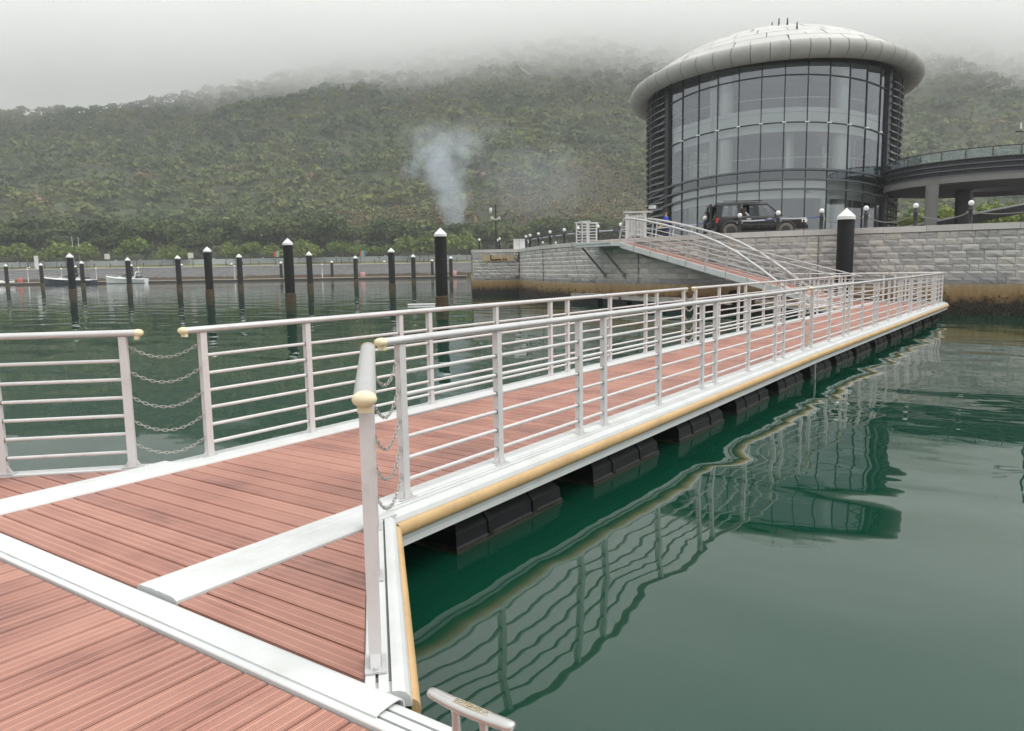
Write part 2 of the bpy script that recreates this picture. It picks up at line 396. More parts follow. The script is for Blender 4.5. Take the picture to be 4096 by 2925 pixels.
# ------------------------------------------------------------------ low cloud, haze
def volume_mat(name, col, dens, aniso=0.0, build=None):
    m = bpy.data.materials.new(name); m.use_nodes = True; n = m.node_tree.nodes; L = m.node_tree.links; n.remove(n['Principled BSDF'])
    v = n.new('ShaderNodeVolumePrincipled'); v.inputs['Color'].default_value = (*col, 1); v.inputs['Density'].default_value = dens; v.inputs['Anisotropy'].default_value = aniso
    L.new(v.outputs[0], n['Material Output'].inputs['Volume'])
    if build: build(m, n, L, v)
    MATS[name] = m; return m
def _math(n, L, op, *a):
    t = n.new('ShaderNodeMath'); t.operation = op
    for i, q in enumerate(a):
        if isinstance(q, (int, float)): t.inputs[i].default_value = q
        else: L.new(q, t.inputs[i])
    return t.outputs[0]
def _rng(n, L, v, a, b, c=0.0, d=1.0, smooth=True):
    t = n.new('ShaderNodeMapRange'); t.interpolation_type = 'SMOOTHSTEP' if smooth else 'LINEAR'
    for k, q in zip(('From Min', 'From Max', 'To Min', 'To Max'), (a, b, c, d)): t.inputs[k].default_value = q
    L.new(v, t.inputs['Value']); return t.outputs[0]
CLOUD_Z = 106.0
def cloud_nodes(m, n, L, v):
    tcn = n.new('ShaderNodeTexCoord'); s = n.new('ShaderNodeSeparateXYZ'); L.new(tcn.outputs['Object'], s.inputs[0])
    nz = n.new('ShaderNodeTexNoise'); nz.inputs['Scale'].default_value = 0.011; nz.inputs['Detail'].default_value = 4; nz.inputs['Roughness'].default_value = 0.55
    L.new(tcn.outputs['Object'], nz.inputs['Vector'])
    # base height billows by +-25 m
    base = _math(n, L, 'ADD', _math(n, L, 'MULTIPLY_ADD', nz.outputs[0], -75.0, 37.5 + CLOUD_Z), _math(n, L, 'MULTIPLY', s.outputs['Y'], 0.045))
    h = _math(n, L, 'SUBTRACT', s.outputs['Z'], base)
    dn = _math(n, L, 'MULTIPLY', _rng(n, L, h, -25, 22), _rng(n, L, s.outputs['Z'], 215, 150))
    front = _rng(n, L, s.outputs['X'], 330, 460)
    dens = _math(n, L, 'MULTIPLY', _math(n, L, 'MULTIPLY', dn, front), 0.028)
    L.new(dens, v.inputs['Density'])
volume_mat('cloud', (1.0, 1.0, 1.0), 0.02, 0.0, cloud_nodes)
CB = MB(); CB.b2(300, 950, -900, 900, 72, 218)
cl = CB.build('low_cloud', 'cloud'); cl.rotation_euler = (0, 0, YAW); tag(cl, 'low grey cloud hiding the top of the hill', 'cloud', kind='stuff')
HAZE = 0.00048
volume_mat('haze', (0.93, 0.95, 0.97), HAZE)
hz = MB(); hz.b2(-60, 1000, -1000, 1000, -1.2, 262)
ho = hz.build('haze', 'haze'); ho.rotation_euler = (0, 0, YAW); tag(ho, 'thin pale haze filling the air over the bay', 'haze', kind='stuff')
# ------------------------------------------------------------------ far bank (retaining wall, ground)
simple('far_stone', (0.36, 0.34, 0.345), 0.9, var=0.35, scale=0.8, bump=0.3, bscale=2)
simple('grass', (0.20, 0.20, 0.075), 0.95, var=0.5, scale=0.25, dirt=(0.27, 0.20, 0.12), dscale=0.08)
bk = MB()
a0, a1 = lvl(FARD, -420), lvl(FARD, 420); b0, b1 = lvl(FARD + 24, -420), lvl(FARD + 24, 420)
bk.add([(a0.x, a0.y, 3.45), (a1.x, a1.y, 3.45), (b1.x, b1.y, 5.0), (b0.x, b0.y, 5.0)], [(0, 1, 2, 3)])
tag(bk.build('far_bank', 'grass'), kind='structure')
# ------------------------------------------------------------------ dock materials
def mat_board(name, col):
    m, n, L, b = _mat(name)
    tcn = n.new('ShaderNodeTexCoord'); s = n.new('ShaderNodeSeparateXYZ'); L.new(tcn.outputs['Object'], s.inputs[0])
    g = n.new('ShaderNodeNewGeometry'); oi = n.new('ShaderNodeObjectInfo')
    # fine grooves across the board's width
    t = _math(n, L, 'MULTIPLY', s.outputs['Y'], 2 * math.pi / 0.0093); sn = _math(n, L, 'SINE', t)
    gr = _rng(n, L, sn, -1.0, -0.1)
    # three smooth, paler ribs along the board
    fr_ = _math(n, L, 'ABSOLUTE', _math(n, L, 'SUBTRACT', _math(n, L, 'FRACT', _math(n, L, 'ADD', _math(n, L, 'DIVIDE', s.outputs['Y'], 0.0465), 10.5)), 0.5))
    rib = _rng(n, L, fr_, 0.13, 0.07)
    gr = _math(n, L, 'MAXIMUM', gr, rib)
    # broad lighter and darker bands from the extrusion
    vb = n.new('ShaderNodeTexNoise'); vb.inputs['Scale'].default_value = 30; vb.inputs['Detail'].default_value = 2
    cmb = n.new('ShaderNodeCombineXYZ'); L.new(s.outputs['Y'], cmb.inputs[0]); L.new(_math(n, L, 'MULTIPLY', oi.outputs['Random'], 40.0), cmb.inputs[1]); L.new(_math(n, L, 'MULTIPLY', s.outputs['X'], 0.012), cmb.inputs[2])
    L.new(cmb.outputs[0], vb.inputs['Vector'])
    # damp, scuffed patches that run along the grain and across neighbouring boards
    w1 = n.new('ShaderNodeTexNoise'); w1.inputs['Scale'].default_value = 1.35; w1.inputs['Detail'].default_value = 7; w1.inputs['Roughness'].default_value = 0.62; L.new(g.outputs['Position'], w1.inputs['Vector'])
    mp = n.new('ShaderNodeMapping'); mp.inputs['Scale'].default_value = (0.5, 22, 1); L.new(tcn.outputs['Object'], mp.inputs['Vector'])
    w2 = n.new('ShaderNodeTexNoise'); w2.inputs['Scale'].default_value = 1.6; w2.inputs['Detail'].default_value = 6; w2.inputs['Roughness'].default_value = 0.7
    ad = n.new('ShaderNodeVectorMath'); ad.operation = 'ADD'; L.new(mp.outputs[0], ad.inputs[0])
    cm2 = n.new('ShaderNodeCombineXYZ'); L.new(_math(n, L, 'MULTIPLY', oi.outputs['Random'], 90.0), cm2.inputs[0]); L.new(cm2.outputs[0], ad.inputs[1]); L.new(ad.outputs[0], w2.inputs['Vector'])
    f = _math(n, L, 'ADD', _math(n, L, 'MULTIPLY', _math(n, L, 'SUBTRACT', w1.outputs[0], 0.5), 1.15), _math(n, L, 'MULTIPLY', _math(n, L, 'SUBTRACT', w2.outputs[0], 0.5), 0.22))
    f = _math(n, L, 'ADD', f, _math(n, L, 'ADD', _math(n, L, 'MULTIPLY', _math(n, L, 'SUBTRACT', vb.outputs[0], 0.5), 0.55), _math(n, L, 'MULTIPLY', _math(n, L, 'MULTIPLY_ADD', rib, 0.20, -0.04), _math(n, L, 'MULTIPLY_ADD', w2.outputs[0], 1.6, -0.1))))
    f = _math(n, L, 'ADD', f, _math(n, L, 'MULTIPLY', _math(n, L, 'SUBTRACT', oi.outputs['Random'], 0.5), 0.22))
    cr = n.new('ShaderNodeValToRGB'); L.new(_math(n, L, 'ADD', f, 0.5), cr.inputs[0]); e = cr.color_ramp.elements
    e[0].position = 0.12; e[0].color = (col[0] * .42, col[1] * .34, col[2] * .33, 1); e[1].position = 0.95; e[1].color = (col[0] * 1.30, col[1] * 1.50, col[2] * 1.5, 1)
    q = e.new(0.42); q.color = (col[0] * .92, col[1] * .9, col[2] * .9, 1)
    mu = n.new('ShaderNodeMix'); mu.data_type = 'RGBA'; mu.blend_type = 'MULTIPLY'; mu.inputs[0].default_value = 1; L.new(cr.outputs[0], mu.inputs[6])
    L.new(_math(n, L, 'MULTIPLY_ADD', gr, 0.60, 0.52), mu.inputs[7]); L.new(mu.outputs[2], b.inputs['Base Color'])
    L.new(_rng(n, L, f, -0.5, 0.4, 0.30, 0.52), b.inputs['Roughness']); b.inputs['Specular IOR Level'].default_value = 0.6
    bp = n.new('ShaderNodeBump'); bp.inputs['Strength'].default_value = 0.5; bp.inputs['Distance'].default_value = 0.0015; L.new(gr, bp.inputs['Height']); L.new(bp.outputs[0], b.inputs['Normal'])
mat_board('deck_board', (0.380, 0.168, 0.123))
simple('white_paint', (0.62, 0.637, 0.63), 0.42, var=0.12, scale=3.2, bump=0.03, bscale=60, dirt=(0.54, 0.545, 0.52), dscale=2.3)
simple('rail_paint', (0.64, 0.625, 0.62), 0.38, var=0.12, scale=4, dirt=(0.52, 0.50, 0.485), dscale=5, rnd=0.05)
simple('rail_alu', (0.58, 0.575, 0.57), 0.30, metal=0.25, var=0.10, scale=5, dirt=(0.46, 0.45, 0.44), dscale=3)
simple('cream_plastic', (0.78, 0.70, 0.47), 0.45, var=0.1, scale=9)
simple('yellow_fender', (0.58, 0.385, 0.185), 0.5, var=0.24, scale=2.4, dirt=(0.40, 0.27, 0.14), dscale=2.6, bump=0.05, bscale=8)
simple('slot_dark', (0.16, 0.165, 0.16), 0.6, var=0.4, scale=20)
simple('black_float', (0.008, 0.008, 0.010), 0.45, spec=0.3, var=0.5, scale=3, bump=0.12, bscale=30)
simple('algae', (0.030, 0.026, 0.014), 0.7, var=0.6, scale=8, bump=0.5, bscale=25)
simple('under_dark', (0.012, 0.010, 0.010), 0.9)
simple('steel', (0.55, 0.54, 0.52), 0.32, metal=0.8, var=0.2, scale=12)
simple('chain_steel', (0.42, 0.40, 0.37), 0.42, metal=0.7, var=0.4, scale=60)

# ------------------------------------------------------------------ deck boards
BW, BG, BT = 0.1395, 0.0105, 0.024
def board_mesh(L, wd=BW):
    h = L / 2; y = wd / 2; c = 0.004
    sec = [(-y, -BT), (-y, -c), (-y + c, 0), (y - c, 0), (y, -c), (y, -BT)]
    mb = MB(); n = len(sec)
    vs = [(-h, a, b) for a, b in sec] + [(h, a, b) for a, b in sec]
    mb.add(vs, [(i, n + i, n + i + 1, i + 1) for i in range(n - 1)] + [tuple(range(n)), tuple(range(n, 2 * n))[::-1], (0, 5, 2 * n - 1, n)])
    me = mb.mesh('board'); bm = bmesh.new(); bm.from_mesh(me); bmesh.ops.recalc_face_normals(bm, faces=bm.faces); bm.to_mesh(me); bm.free()
    me.materials.append(MATS['deck_board']); return me
_bcache = {}
def board(parent, cx, cy, z, L, rz, wd=BW):
    k = (round(L, 3), round(wd, 3))
    if k not in _bcache: _bcache[k] = board_mesh(L, wd)
    o = link('board', _bcache[k], None, parent); o.location = (cx, cy, z + random.uniform(-.0012, .0012)); o.rotation_euler = (random.uniform(-.004, .004), 0, rz)
    return o
def cut_board(parent, u0, u1, lo, hi, z):
    """board across the walkway, from y = lo(u) to hi(u), cut to a slant"""
    cx, cy = (u0 + u1) / 2, (lo((u0 + u1) / 2) + hi((u0 + u1) / 2)) / 2
    P = [(lo(u0) - cy, u0 - cx), (hi(u0) - cy, u0 - cx), (hi(u1) - cy, u1 - cx), (lo(u1) - cy, u1 - cx)]
    # local X along the board (+y of the world), local Y across it
    mb = MB().poly([(a, -b) for a, b in P][::-1], -BT, 0)
    o = mb.build('board', 'deck_board', parent); o.location = (cx, cy, z); o.rotation_euler = (0, 0, math.pi / 2); return o

# edge extrusion (a: 0 inner .. -0.175 outer, b: height over the deck)
def edge_sec(sgn=1):
    s = [(0, -.05), (0, .012), (-.004, .016), (-.040, .016), (-.0405, .002), (-.0515, .002), (-.052, .016), (-.090, .016), (-.0905, .002), (-.1015, .002), (-.102, .016), (-.128, .016), (-.150, .008), (-.166, -.010), (-.175, -.038), (-.175, -.05)]
    return [(a * sgn, b) for a, b in s]
def fender_sec(sgn=1):
    c = (-.172, -.092); r = .050
    return [((c[0] - math.sin(math.pi * t / 10) * r * .72) * sgn, c[1] + math.cos(math.pi * t / 10) * r) for t in range(11)]
def low_sec(sgn=1):
    return [(a * sgn, b) for a, b in [(-.02, -.144), (-.168, -.144), (-.168, -.170), (-.156, -.174), (-.156, -.182), (-.162, -.186), (-.162, -.222), (-.02, -.222)]]
def cover_sec(w=.175, sgn=1):
    return [(a * sgn, b) for a, b in [(0, -.03), (0, .020), (.006, .026), (.055, .027), (.075, .0235), (w - .03, .022), (w - .006, .014), (w, .002), (w, -.03)]]
def slot_fill(path, sgn, parent, offs=(-.046, -.096)):
    for a in offs: MB().sweep([((a - .0055) * sgn, -.004), ((a + .0055) * sgn, -.004), ((a + .0055) * sgn, .0035), ((a - .0055) * sgn, .0035)], path).build('slot', 'slot_dark', parent)
def edge_parts(parent, path, sgn, fender=True, cover=True):
    path = [Vector(p) for p in path]
    MB().sweep(edge_sec(sgn), path).build('edge_profile', 'white_paint', parent)
    slot_fill(path, sgn, parent)
    if cover: MB().sweep(cover_sec(.175, sgn), path).build('edge_strip', 'white_paint', parent)
    if fender:
        o = MB().sweep(fender_sec(sgn), path, smooth=True).build('fender', 'yellow_fender', parent)
    MB().sweep(low_sec(sgn), path).build('lower_profile', 'white_paint', parent)

# ------------------------------------------------------------------ floats
def float_mesh(L=1.50, W=2.36, top=0.235, bot=-0.35):
    mb = MB(); h, y = L / 2, W / 2; c = .085
    lev = [(bot, 0, 0), (.03, 0, 0), (.045, .012, .012), (top - c * 1.15, .018, .018), (top - .02, c, c), (top, c + .02, c + .02)]
    ring = []
    nx = [(-1, -1), (1, -1), (1, 1), (-1, 1)]
    vs = []
    for z, a, b in lev: vs += [((h - a) * sx, (y - b) * sy, z) for sx, sy in nx]
    fs = []
    for i in range(len(lev) - 1): fs += [(i * 4 + k, i * 4 + (k + 1) % 4, i * 4 + 4 + (k + 1) % 4, i * 4 + 4 + k) for k in range(4)]
    fs.append(tuple(range(len(lev) * 4 - 4, len(lev) * 4)))
    mb.add(vs, fs)
    return mb.mesh('float')
WEED = MB()
for s_ in (-1, 1):
    pass
_wr = random.Random(9); _n = 60; _per = []
for k in range(_n + 1): _per.append((-.754 + 1.508 * k / _n, -1.184))
for k in range(_n): _per.append((.754, -1.184 + 2.368 * (k + 1) / _n))
for k in range(_n): _per.append((.754 - 1.508 * (k + 1) / _n, 1.184))
for k in range(_n - 1): _per.append((-.754, 1.184 - 2.368 * (k + 1) / _n))
_m = len(_per); _tops = [_wr.uniform(.012, .050) for _ in _per]
WEED.add([(x, y, -.12) for x, y in _per] + [(x, y, t_) for (x, y), t_ in zip(_per, _tops)], [(k, (k + 1) % _m, _m + (k + 1) % _m, _m + k) for k in range(_m)])
WEED = WEED.mesh('weed_line'); WEED.materials.append(MATS['algae'])
FLOAT = float_mesh(); FLOAT.materials.append(MATS['black_float'])
def _rib(sx, s):
    mb = MB()
    mb.add([(sx - .028, s * 1.190, -.3), (sx + .028, s * 1.190, -.3), (sx + .028, s * 1.176, .137), (sx - .028, s * 1.176, .137), (sx + .028, s * 1.112, .222), (sx - .028, s * 1.112, .222),
                            (sx - .028, s * 1.13, -.3), (sx + .028, s * 1.13, -.3), (sx + .028, s * 1.05, .2), (sx - .028, s * 1.05, .2)],
                           [(0, 1, 2, 3), (3, 2, 4, 5), (0, 3, 5, 9, 6), (1, 7, 8, 4, 2)])
    return mb.mesh('rib')
RIBM = [_rib(x, s) for x in (-.32, .30) for s in (-1, 1)]
for q in RIBM: q.materials.append(MATS['black_float'])
def add_float(parent, cx, cy, rz=0.0, sy=1.0):
    o = link('float', FLOAT, None, parent); o.location = (cx, cy, 0); o.rotation_euler = (0, 0, rz); o.scale = (1, sy, 1)
    for q in RIBM: link('rib', q, None, o)
    link('weed_line', WEED, None, o)
    return o

# ------------------------------------------------------------------ near pier (the camera stands on it)
ND = DECK
pier = thing('pier_pontoon', 'red brown planked pier whose boards meet the long white cover strip', 'pier', (0, 0, ND))
y = 8.9
while y > -1.2:
    board(pier, 0.35, y, 0, 2.75, 0.0); y -= BW + BG
MB().sweep(edge_sec(1), [(1.735, 9.0, 0), (1.735, -1.3, 0)]).add([], []).build('edge_profile', 'white_paint', pier) if False else None
ppath = [(1.735, -1.3, 0), (1.735, 9.0, 0)]
MB().sweep([(a, b) for a, b in edge_sec(1)], ppath).build('edge_profile', 'white_paint', pier)
slot_fill([(1.735, -1.3, 0), (1.735, 1.86, 0)], 1, pier)
MB().sweep(fender_sec(1), [(1.735, -1.3, 0), (1.735, 1.74, 0)], smooth=True).build('fender', 'yellow_fender', pier)
MB().sweep(low_sec(1), ppath).build('lower_profile', 'white_paint', pier)
# long cover strip over the joint, cut off square at its free end
cov = [(-.034, .0165), (-.034, .024), (-.060, .030), (-.115, .033), (-.150, .031), (-.172, .020), (-.180, .002), (-.180, -.045), (-.176, -.045), (-.175, .000), (-.168, .0165), (-.150, .0265), (-.115, .0285), (-.060, .0255)]
MB().sweep(cov, [(1.735, 1.84, 0), (1.735, 9.0, 0)]).build('cover_strip', 'white_paint', pier)
MB().b2(-1.05, 1.73, -1.3, 9.0, -.22, -.07).build('frame', 'under_dark', pier)
for k in range(5): add_float(pier, 0.9 - .55, 8.2 - k * 2.1, math.pi / 2, 1.05).location.z = -ND

# ------------------------------------------------------------------ walkway
VR, VL, VC = 3.515, 5.775, 4.645       # inner lines of the two edge extrusions, centre line
def walkway(name, label, u0, u1, first, org, rz, fl, us_fender=None):
    t = thing(name, label, 'pontoon', (org, VC, DECK), rz)
    u = first; k = 0
    while u + BW < u1: board(t, u + BW / 2 - org, 0, 0, (VL - VR) - .35, math.pi / 2); u += BW + BG
    for sgn, v in ((1, VR - VC), (-1, VL - VC)):
        f0 = us_fender if us_fender else u0
        pth = [(u0 - org, v, 0), (u1 - org, v, 0)]
        MB().sweep(cover_sec(.175, sgn), pth).build('edge_strip', 'white_paint', t)
        MB().sweep(edge_sec(sgn), [(f0 - org, v, 0), (u1 - org, v, 0)]).build('edge_profile', 'white_paint', t)
        slot_fill([(f0 + .03 - org, v, 0), (u1 - org, v, 0)], sgn, t)
        if us_fender:                       # joint cover towards the gusset
            MB().sweep([(a, b) for a, b in [(0, -.03), (0, .0215), (-.012 * sgn, .026), (-.120 * sgn, .0255), (-.155 * sgn, .021), (-.172 * sgn, .010), (-.176 * sgn, -.03)]], [(u0 - org, v, 0), (f0 - .02 - org, v, 0)]).build('joint_cover', 'white_paint', t)
        e0 = f0 + .02 if us_fender else u0
        MB().sweep(fender_sec(sgn), [(e0 - org, v, 0), (u1 - org, v, 0)], smooth=True).build('fender', 'yellow_fender', t)
        MB().sweep(low_sec(sgn), [(f0 - org, v, 0), (u1 - org, v, 0)]).build('lower_profile', 'white_paint', t)
    MB().b2(u0 + .02 - org, u1 - .02 - org, VR - VC + .03, VL - VC - .03, -.215, -.07).build('frame', 'under_dark', t)
    for a in fl: add_float(t, a - org, 0).location.z = -DECK
    return t
GU = 3.44                                   # where the gussets end and the open edge begins
W1 = walkway('walkway_pontoon', 'long red planked floating walkway beginning at the white cover strip', 1.945, 14.28, 1.950, 1.925, 0.0, [2.85, 4.96, 7.04, 9.12, 11.15, 13.17], GU)
W2R = -0.0175
W2 = walkway('walkway_pontoon', 'far red planked floating walkway running on to the stone quay wall', 14.32, 32.3, 14.33, 14.32, W2R, [15.2, 17.1, 18.9, 20.9, 22.9, 24.7, 26.6, 28.5, 30.4])
def w2(u, v, z=0.0):                        # walkway 2 local to world
    a, b = u - 14.32, v - VC
    return Vector((14.32 + a * math.cos(W2R) - b * math.sin(W2R), VC + a * math.sin(W2R) + b * math.cos(W2R), z))
def w1(u, v, z=0.0): return Vector((u, v, z))
# dark underside bracket with a mooring shackle at the pontoon joint
sh = MB().b2(-.03, .03, -.012, .012, -.30, .02); sh.tube([(.05 * math.cos(a), 0, -.34 + .05 * math.sin(a)) for a in np.linspace(0, 2 * math.pi, 10)[:-1]], .013, 6, closed=True)
o = sh.build('joint_shackle', 'steel', None, (14.3, 3.37, .29)); tag(o, 'steel shackle hanging below the joint between the two walkway pontoons', 'shackle')

# ------------------------------------------------------------------ gussets
def gusset(label, sgn):
    t = thing('gusset_deck', label, 'deck', (0, 0, 0)); z = DECK
    mir = (lambda v: v) if sgn > 0 else (lambda v: 2 * VC - v)
    u = 1.950
    while u < 3.22:
        lo = lambda q: q + .135; hi = lambda q: 3.335
        u1 = min(u + BW, 3.195)
        if sgn > 0: cut_board(t, u, u1, lo, hi, z)
        else: cut_board(t, u, u1, lambda q: mir(hi(q)), lambda q: mir(lo(q)), z)
        u += BW + BG
    # slanted edge: a runs to the left of travel
    A = (1.93, mir(1.93 + .13), z); B = (3.46, mir(3.46 + .13), z)
    A2 = (1.86, mir(1.86 + .13), z - .003)
    MB().sweep(edge_sec(sgn), [A2, B]).build('edge_profile', 'white_paint', t); slot_fill([(1.93, mir(1.93 + .13), z - .001), B], sgn, t)
    MB().sweep(fender_sec(sgn), [(1.88, mir(1.88 + .13), z), (3.30, mir(3.30 + .13), z)], smooth=True).build('fender', 'yellow_fender', t)
    MB().sweep(low_sec(sgn), [A, (3.36, mir(3.36 + .13), z)]).build('lower_profile', 'white_paint', t)
    MB().poly([(1.95, mir(2.12)), (3.1, mir(3.27)), (3.1, mir(3.33)), (1.95, mir(3.33))][::sgn], z - .2, z - .07).build('frame', 'under_dark', t)
    # triangular corner plate where the slanted edge meets the walkway edge
    MB().poly([(3.30, mir(3.345)), (3.46, mir(3.335)), (3.475, mir(3.515)), (3.30, mir(3.515))][::sgn], z + .004, z + .0215).build('corner_plate', 'white_paint', t)
    return t
gusset('triangular red planked corner deck beside the stainless cleat', 1)
gusset('triangular red planked corner deck on the side away from the cleat', -1)

# ------------------------------------------------------------------ railings
def oval(cx, cz, rx=.043, rz=.027, n=12): return [(cx + rx * math.cos(2 * math.pi * k / n), cz + rz * math.sin(2 * math.pi * k / n)) for k in range(n)]
RZ = [.125, .275, .423, .569, .715, .866]
POSTM = MB(); POSTM.box((0, 0, .53), (.058, .050, 1.06)); POSTM = POSTM.mesh('post'); POSTM.materials.append(MATS['rail_paint'])
PLATE = MB().box((0, 0, .004), (.15, .085, .008)); 
for sx in (-1, 1): PLATE.cyl((sx * .056, 0, .008), (sx * .056, 0, .020), .011, 6)
PLATE.add([(.029, -.02, .008), (.029, .02, .008), (.06, .02, .008), (.06, -.02, .008), (.029, .02, .06), (.029, -.02, .06)], [(0, 1, 4, 5), (3, 5, 4, 2), (0, 5, 3), (1, 2, 4)])
PLATE.add([(-.029, -.02, .008), (-.029, .02, .008), (-.06, .02, .008), (-.06, -.02, .008), (-.029, .02, .06), (-.029, -.02, .06)], [(0, 1, 4, 5), (3, 5, 4, 2), (0, 5, 3), (1, 2, 4)])
PLATE = PLATE.mesh('base_plate'); PLATE.materials.append(MATS['rail_alu'])
COLL = MB()
COLL.cyl((-.036, 0, 0), (.036, 0, 0), .018, 8)
COLL = COLL.mesh('grommet'); COLL.materials.append(MATS['slot_dark'])
def end_cap(parent, d, flip):
    mb = MB(); n = 12; prof = [(0.0, 1.02), (.022, 1.04), (.038, .92), (.050, .62), (.055, .05)]
    vs = []
    for dx, s in prof: vs += [((dx if not flip else -dx), .045 * s * math.cos(2 * math.pi * k / n), .029 * s * math.sin(2 * math.pi * k / n)) for k in range(n)]
    fs = [(i * n + k, i * n + (k + 1) % n, (i + 1) * n + (k + 1) % n, (i + 1) * n + k) for i in range(len(prof) - 1) for k in range(n)] + [tuple(range(4 * n, 5 * n))]
    mb.add(vs, fs, True); mb.box(((.006 if not flip else -.006), 0, -.036), (.03, .055, .03))
    o = mb.build('end_cap', 'cream_plastic', parent); o.location = (d, 0, 1.085); return o
def railing(label, P0, P1, posts, group=None, ext=(.09, .09), caps=(True, True), rails=RZ, base=DECK + .016, mids=True):
    """straight railing from P0 to P1 (level), posts at distances along it"""
    P0, P1 = Vector(P0), Vector(P1); d = (P1 - P0); Lg = d.length; rz = math.atan2(d.y, d.x)
    t = thing('railing', label, 'railing', (P0.x, P0.y, base), rz, group)
    a, b = posts[0], posts[-1]
    MB().sweep(oval(0, 1.085), [(a - ext[0], 0, 0), (b + ext[1], 0, 0)], smooth=True).build('top_rail', 'rail_alu', t)
    for z in rails: MB().cyl((a, 0, z), (b, 0, z), .0145, 8).build('rail', 'rail_paint', t)
    for q in posts:
        o = link('post', POSTM, None, t); o.location = (q, 0, 0)
        p = link('base_plate', PLATE, None, o)
        if mids and q not in (a, b):
            for z in rails: link('grommet', COLL, None, o).location = (0, 0, z)
    if caps[0]: end_cap(t, a - ext[0], True)
    if caps[1]: end_cap(t, b + ext[1], False)
    return t
PR, PLF = 3.530, 5.760
ua = [3.75, 4.85, 6.13, 6.61, 7.90, 9.20, 9.67, 11.0, 12.33, 12.79, 14.02]
railing('long pale railing above the yellow fender of the near walkway, chains at its end', (0, PR, 0), (1, PR, 0), ua, ext=(.16, .10))
railing('long pale railing of the near walkway on the side facing the open water', (0, PLF, 0), (1, PLF, 0), ua, ext=(.15, .10))
def rail2(label, v, us, caps=(True, True), ext=(.1, .1)):
    a = w2(us[0], v); b = w2(us[-1], v); railing(label, a, b, [q - us[0] for q in us], caps=caps, ext=ext)
ub = [14.6, 15.87, 17.05, 17.5, 18.8, 20.08, 20.5, 21.9, 23.3, 23.75, 25.0]
rail2('pale railing above the yellow fender of the far walkway before the quay wall', PR, ub)
rail2('pale railing of the far walkway facing the gangway', PLF, ub)
rail2('short pale railing at the far walkway end under the quay wall, above the fender', PR, [25.45, 26.6, 27.1, 28.3, 29.6, 30.1, 31.2, 32.05])
rail2('short pale railing of the far walkway just before the gangway landing', PLF, [25.45, 26.6, 27.1, 28.2])
e0, e1 = w2(32.14, 3.62), w2(32.14, 5.15); railing('railing panel closing the walkway end in front of the quay wall', e0, e1, [0.12, .62, 1.12, 1.5])
e0, e1 = w2(32.14, 5.5), w2(32.14, 8.9); railing('railing along the landing deck in front of the black pile', e0, e1, [0.0, 1.1, 1.6, 2.7, 3.3])
g0, g1 = Vector((2.035, 2.105, 0)), Vector((3.30, 3.37, 0)); railing('short diagonal railing on the corner deck by the cleat', g0, g1, [0.0, .9, (g1 - g0).length - .12], ext=(.09, .12))
h0, h1 = Vector((3.215, 2 * VC - 3.285, 0)), Vector((2.03, 2 * VC - 2.10, 0)); railing('short diagonal railing on the corner deck away from the cleat', h0, h1, [0.0, .95, (h1 - h0).length], ext=(.10, .08))

# ------------------------------------------------------------------ chains
LINK = MB(); pts = []
for k in range(12):
    a = 2 * math.pi * k / 12; pts.append((.0105 * math.copysign(1, math.cos(a)) * (1 if abs(math.cos(a)) > .3 else 0) + .008 * math.cos(a), .0080 * math.sin(a), 0))
LINK.tube(pts, .0024, 5, closed=True); LINK = LINK.mesh('link'); LINK.materials.append(MATS['chain_steel'])
def chain(label, A, B, sag, group, scale=1.0, pitch=.0335):
    A, B = Vector(A), Vector(B)
    t = thing('chain', label, 'chain', A, 0, group); S = 60
    P = [(B - A) * (k / S) - Vector((0, 0, sag * 4 * (k / S) * (1 - k / S))) for k in range(S + 1)]
    cum = [0.0]
    for k in range(S): cum.append(cum[-1] + (P[k + 1] - P[k]).length)
    n = max(3, int(cum[-1] / (pitch * scale)))
    for i in range(n):
        q = (i + .5) / n * cum[-1]; k = next(j for j in range(S) if cum[j + 1] >= q); f = (q - cum[k]) / (cum[k + 1] - cum[k])
        p = P[k].lerp(P[k + 1], f); d = (P[k + 1] - P[k]).normalized()
        up = Vector((0, 0, 1)); sd = d.cross(up).normalized(); nn = sd.cross(d)
        if i % 2: sd, nn = nn, -sd
        o = link('link', LINK, None, t); M = Matrix((d, sd, nn)).transposed().to_4x4(); M.translation = p
        o.matrix_local = M @ Matrix.Scale(1.25 * scale, 4)
    return t
zz = [1.0, .795, .59, .395, .205]; nm = ['topmost', 'second highest', 'middle', 'second lowest', 'lowest']
for k, z in enumerate(zz):
    chain(f'{nm[k]} of five slack chains across the gap away from the cleat', (3.245, 6.005, DECK + z), (3.722, 5.765, DECK + z - .01), .105, 'chains across the open gaps')
    chain(f'{nm[k]} of five slack chains across the gap by the cleat corner', (3.235, 3.285, DECK + z), (3.722, 3.53, DECK + z - .01), .15, 'chains across the open gaps')
    for lab, v in (('on the fender side', PR), ('on the gangway side', PLF)):
        chain(f'{nm[k]} chain over the joint of the two walkways {lab}', (14.06, v, DECK + z), w2(14.56, v, DECK + z), .13, 'chains across the open gaps', 1.6)

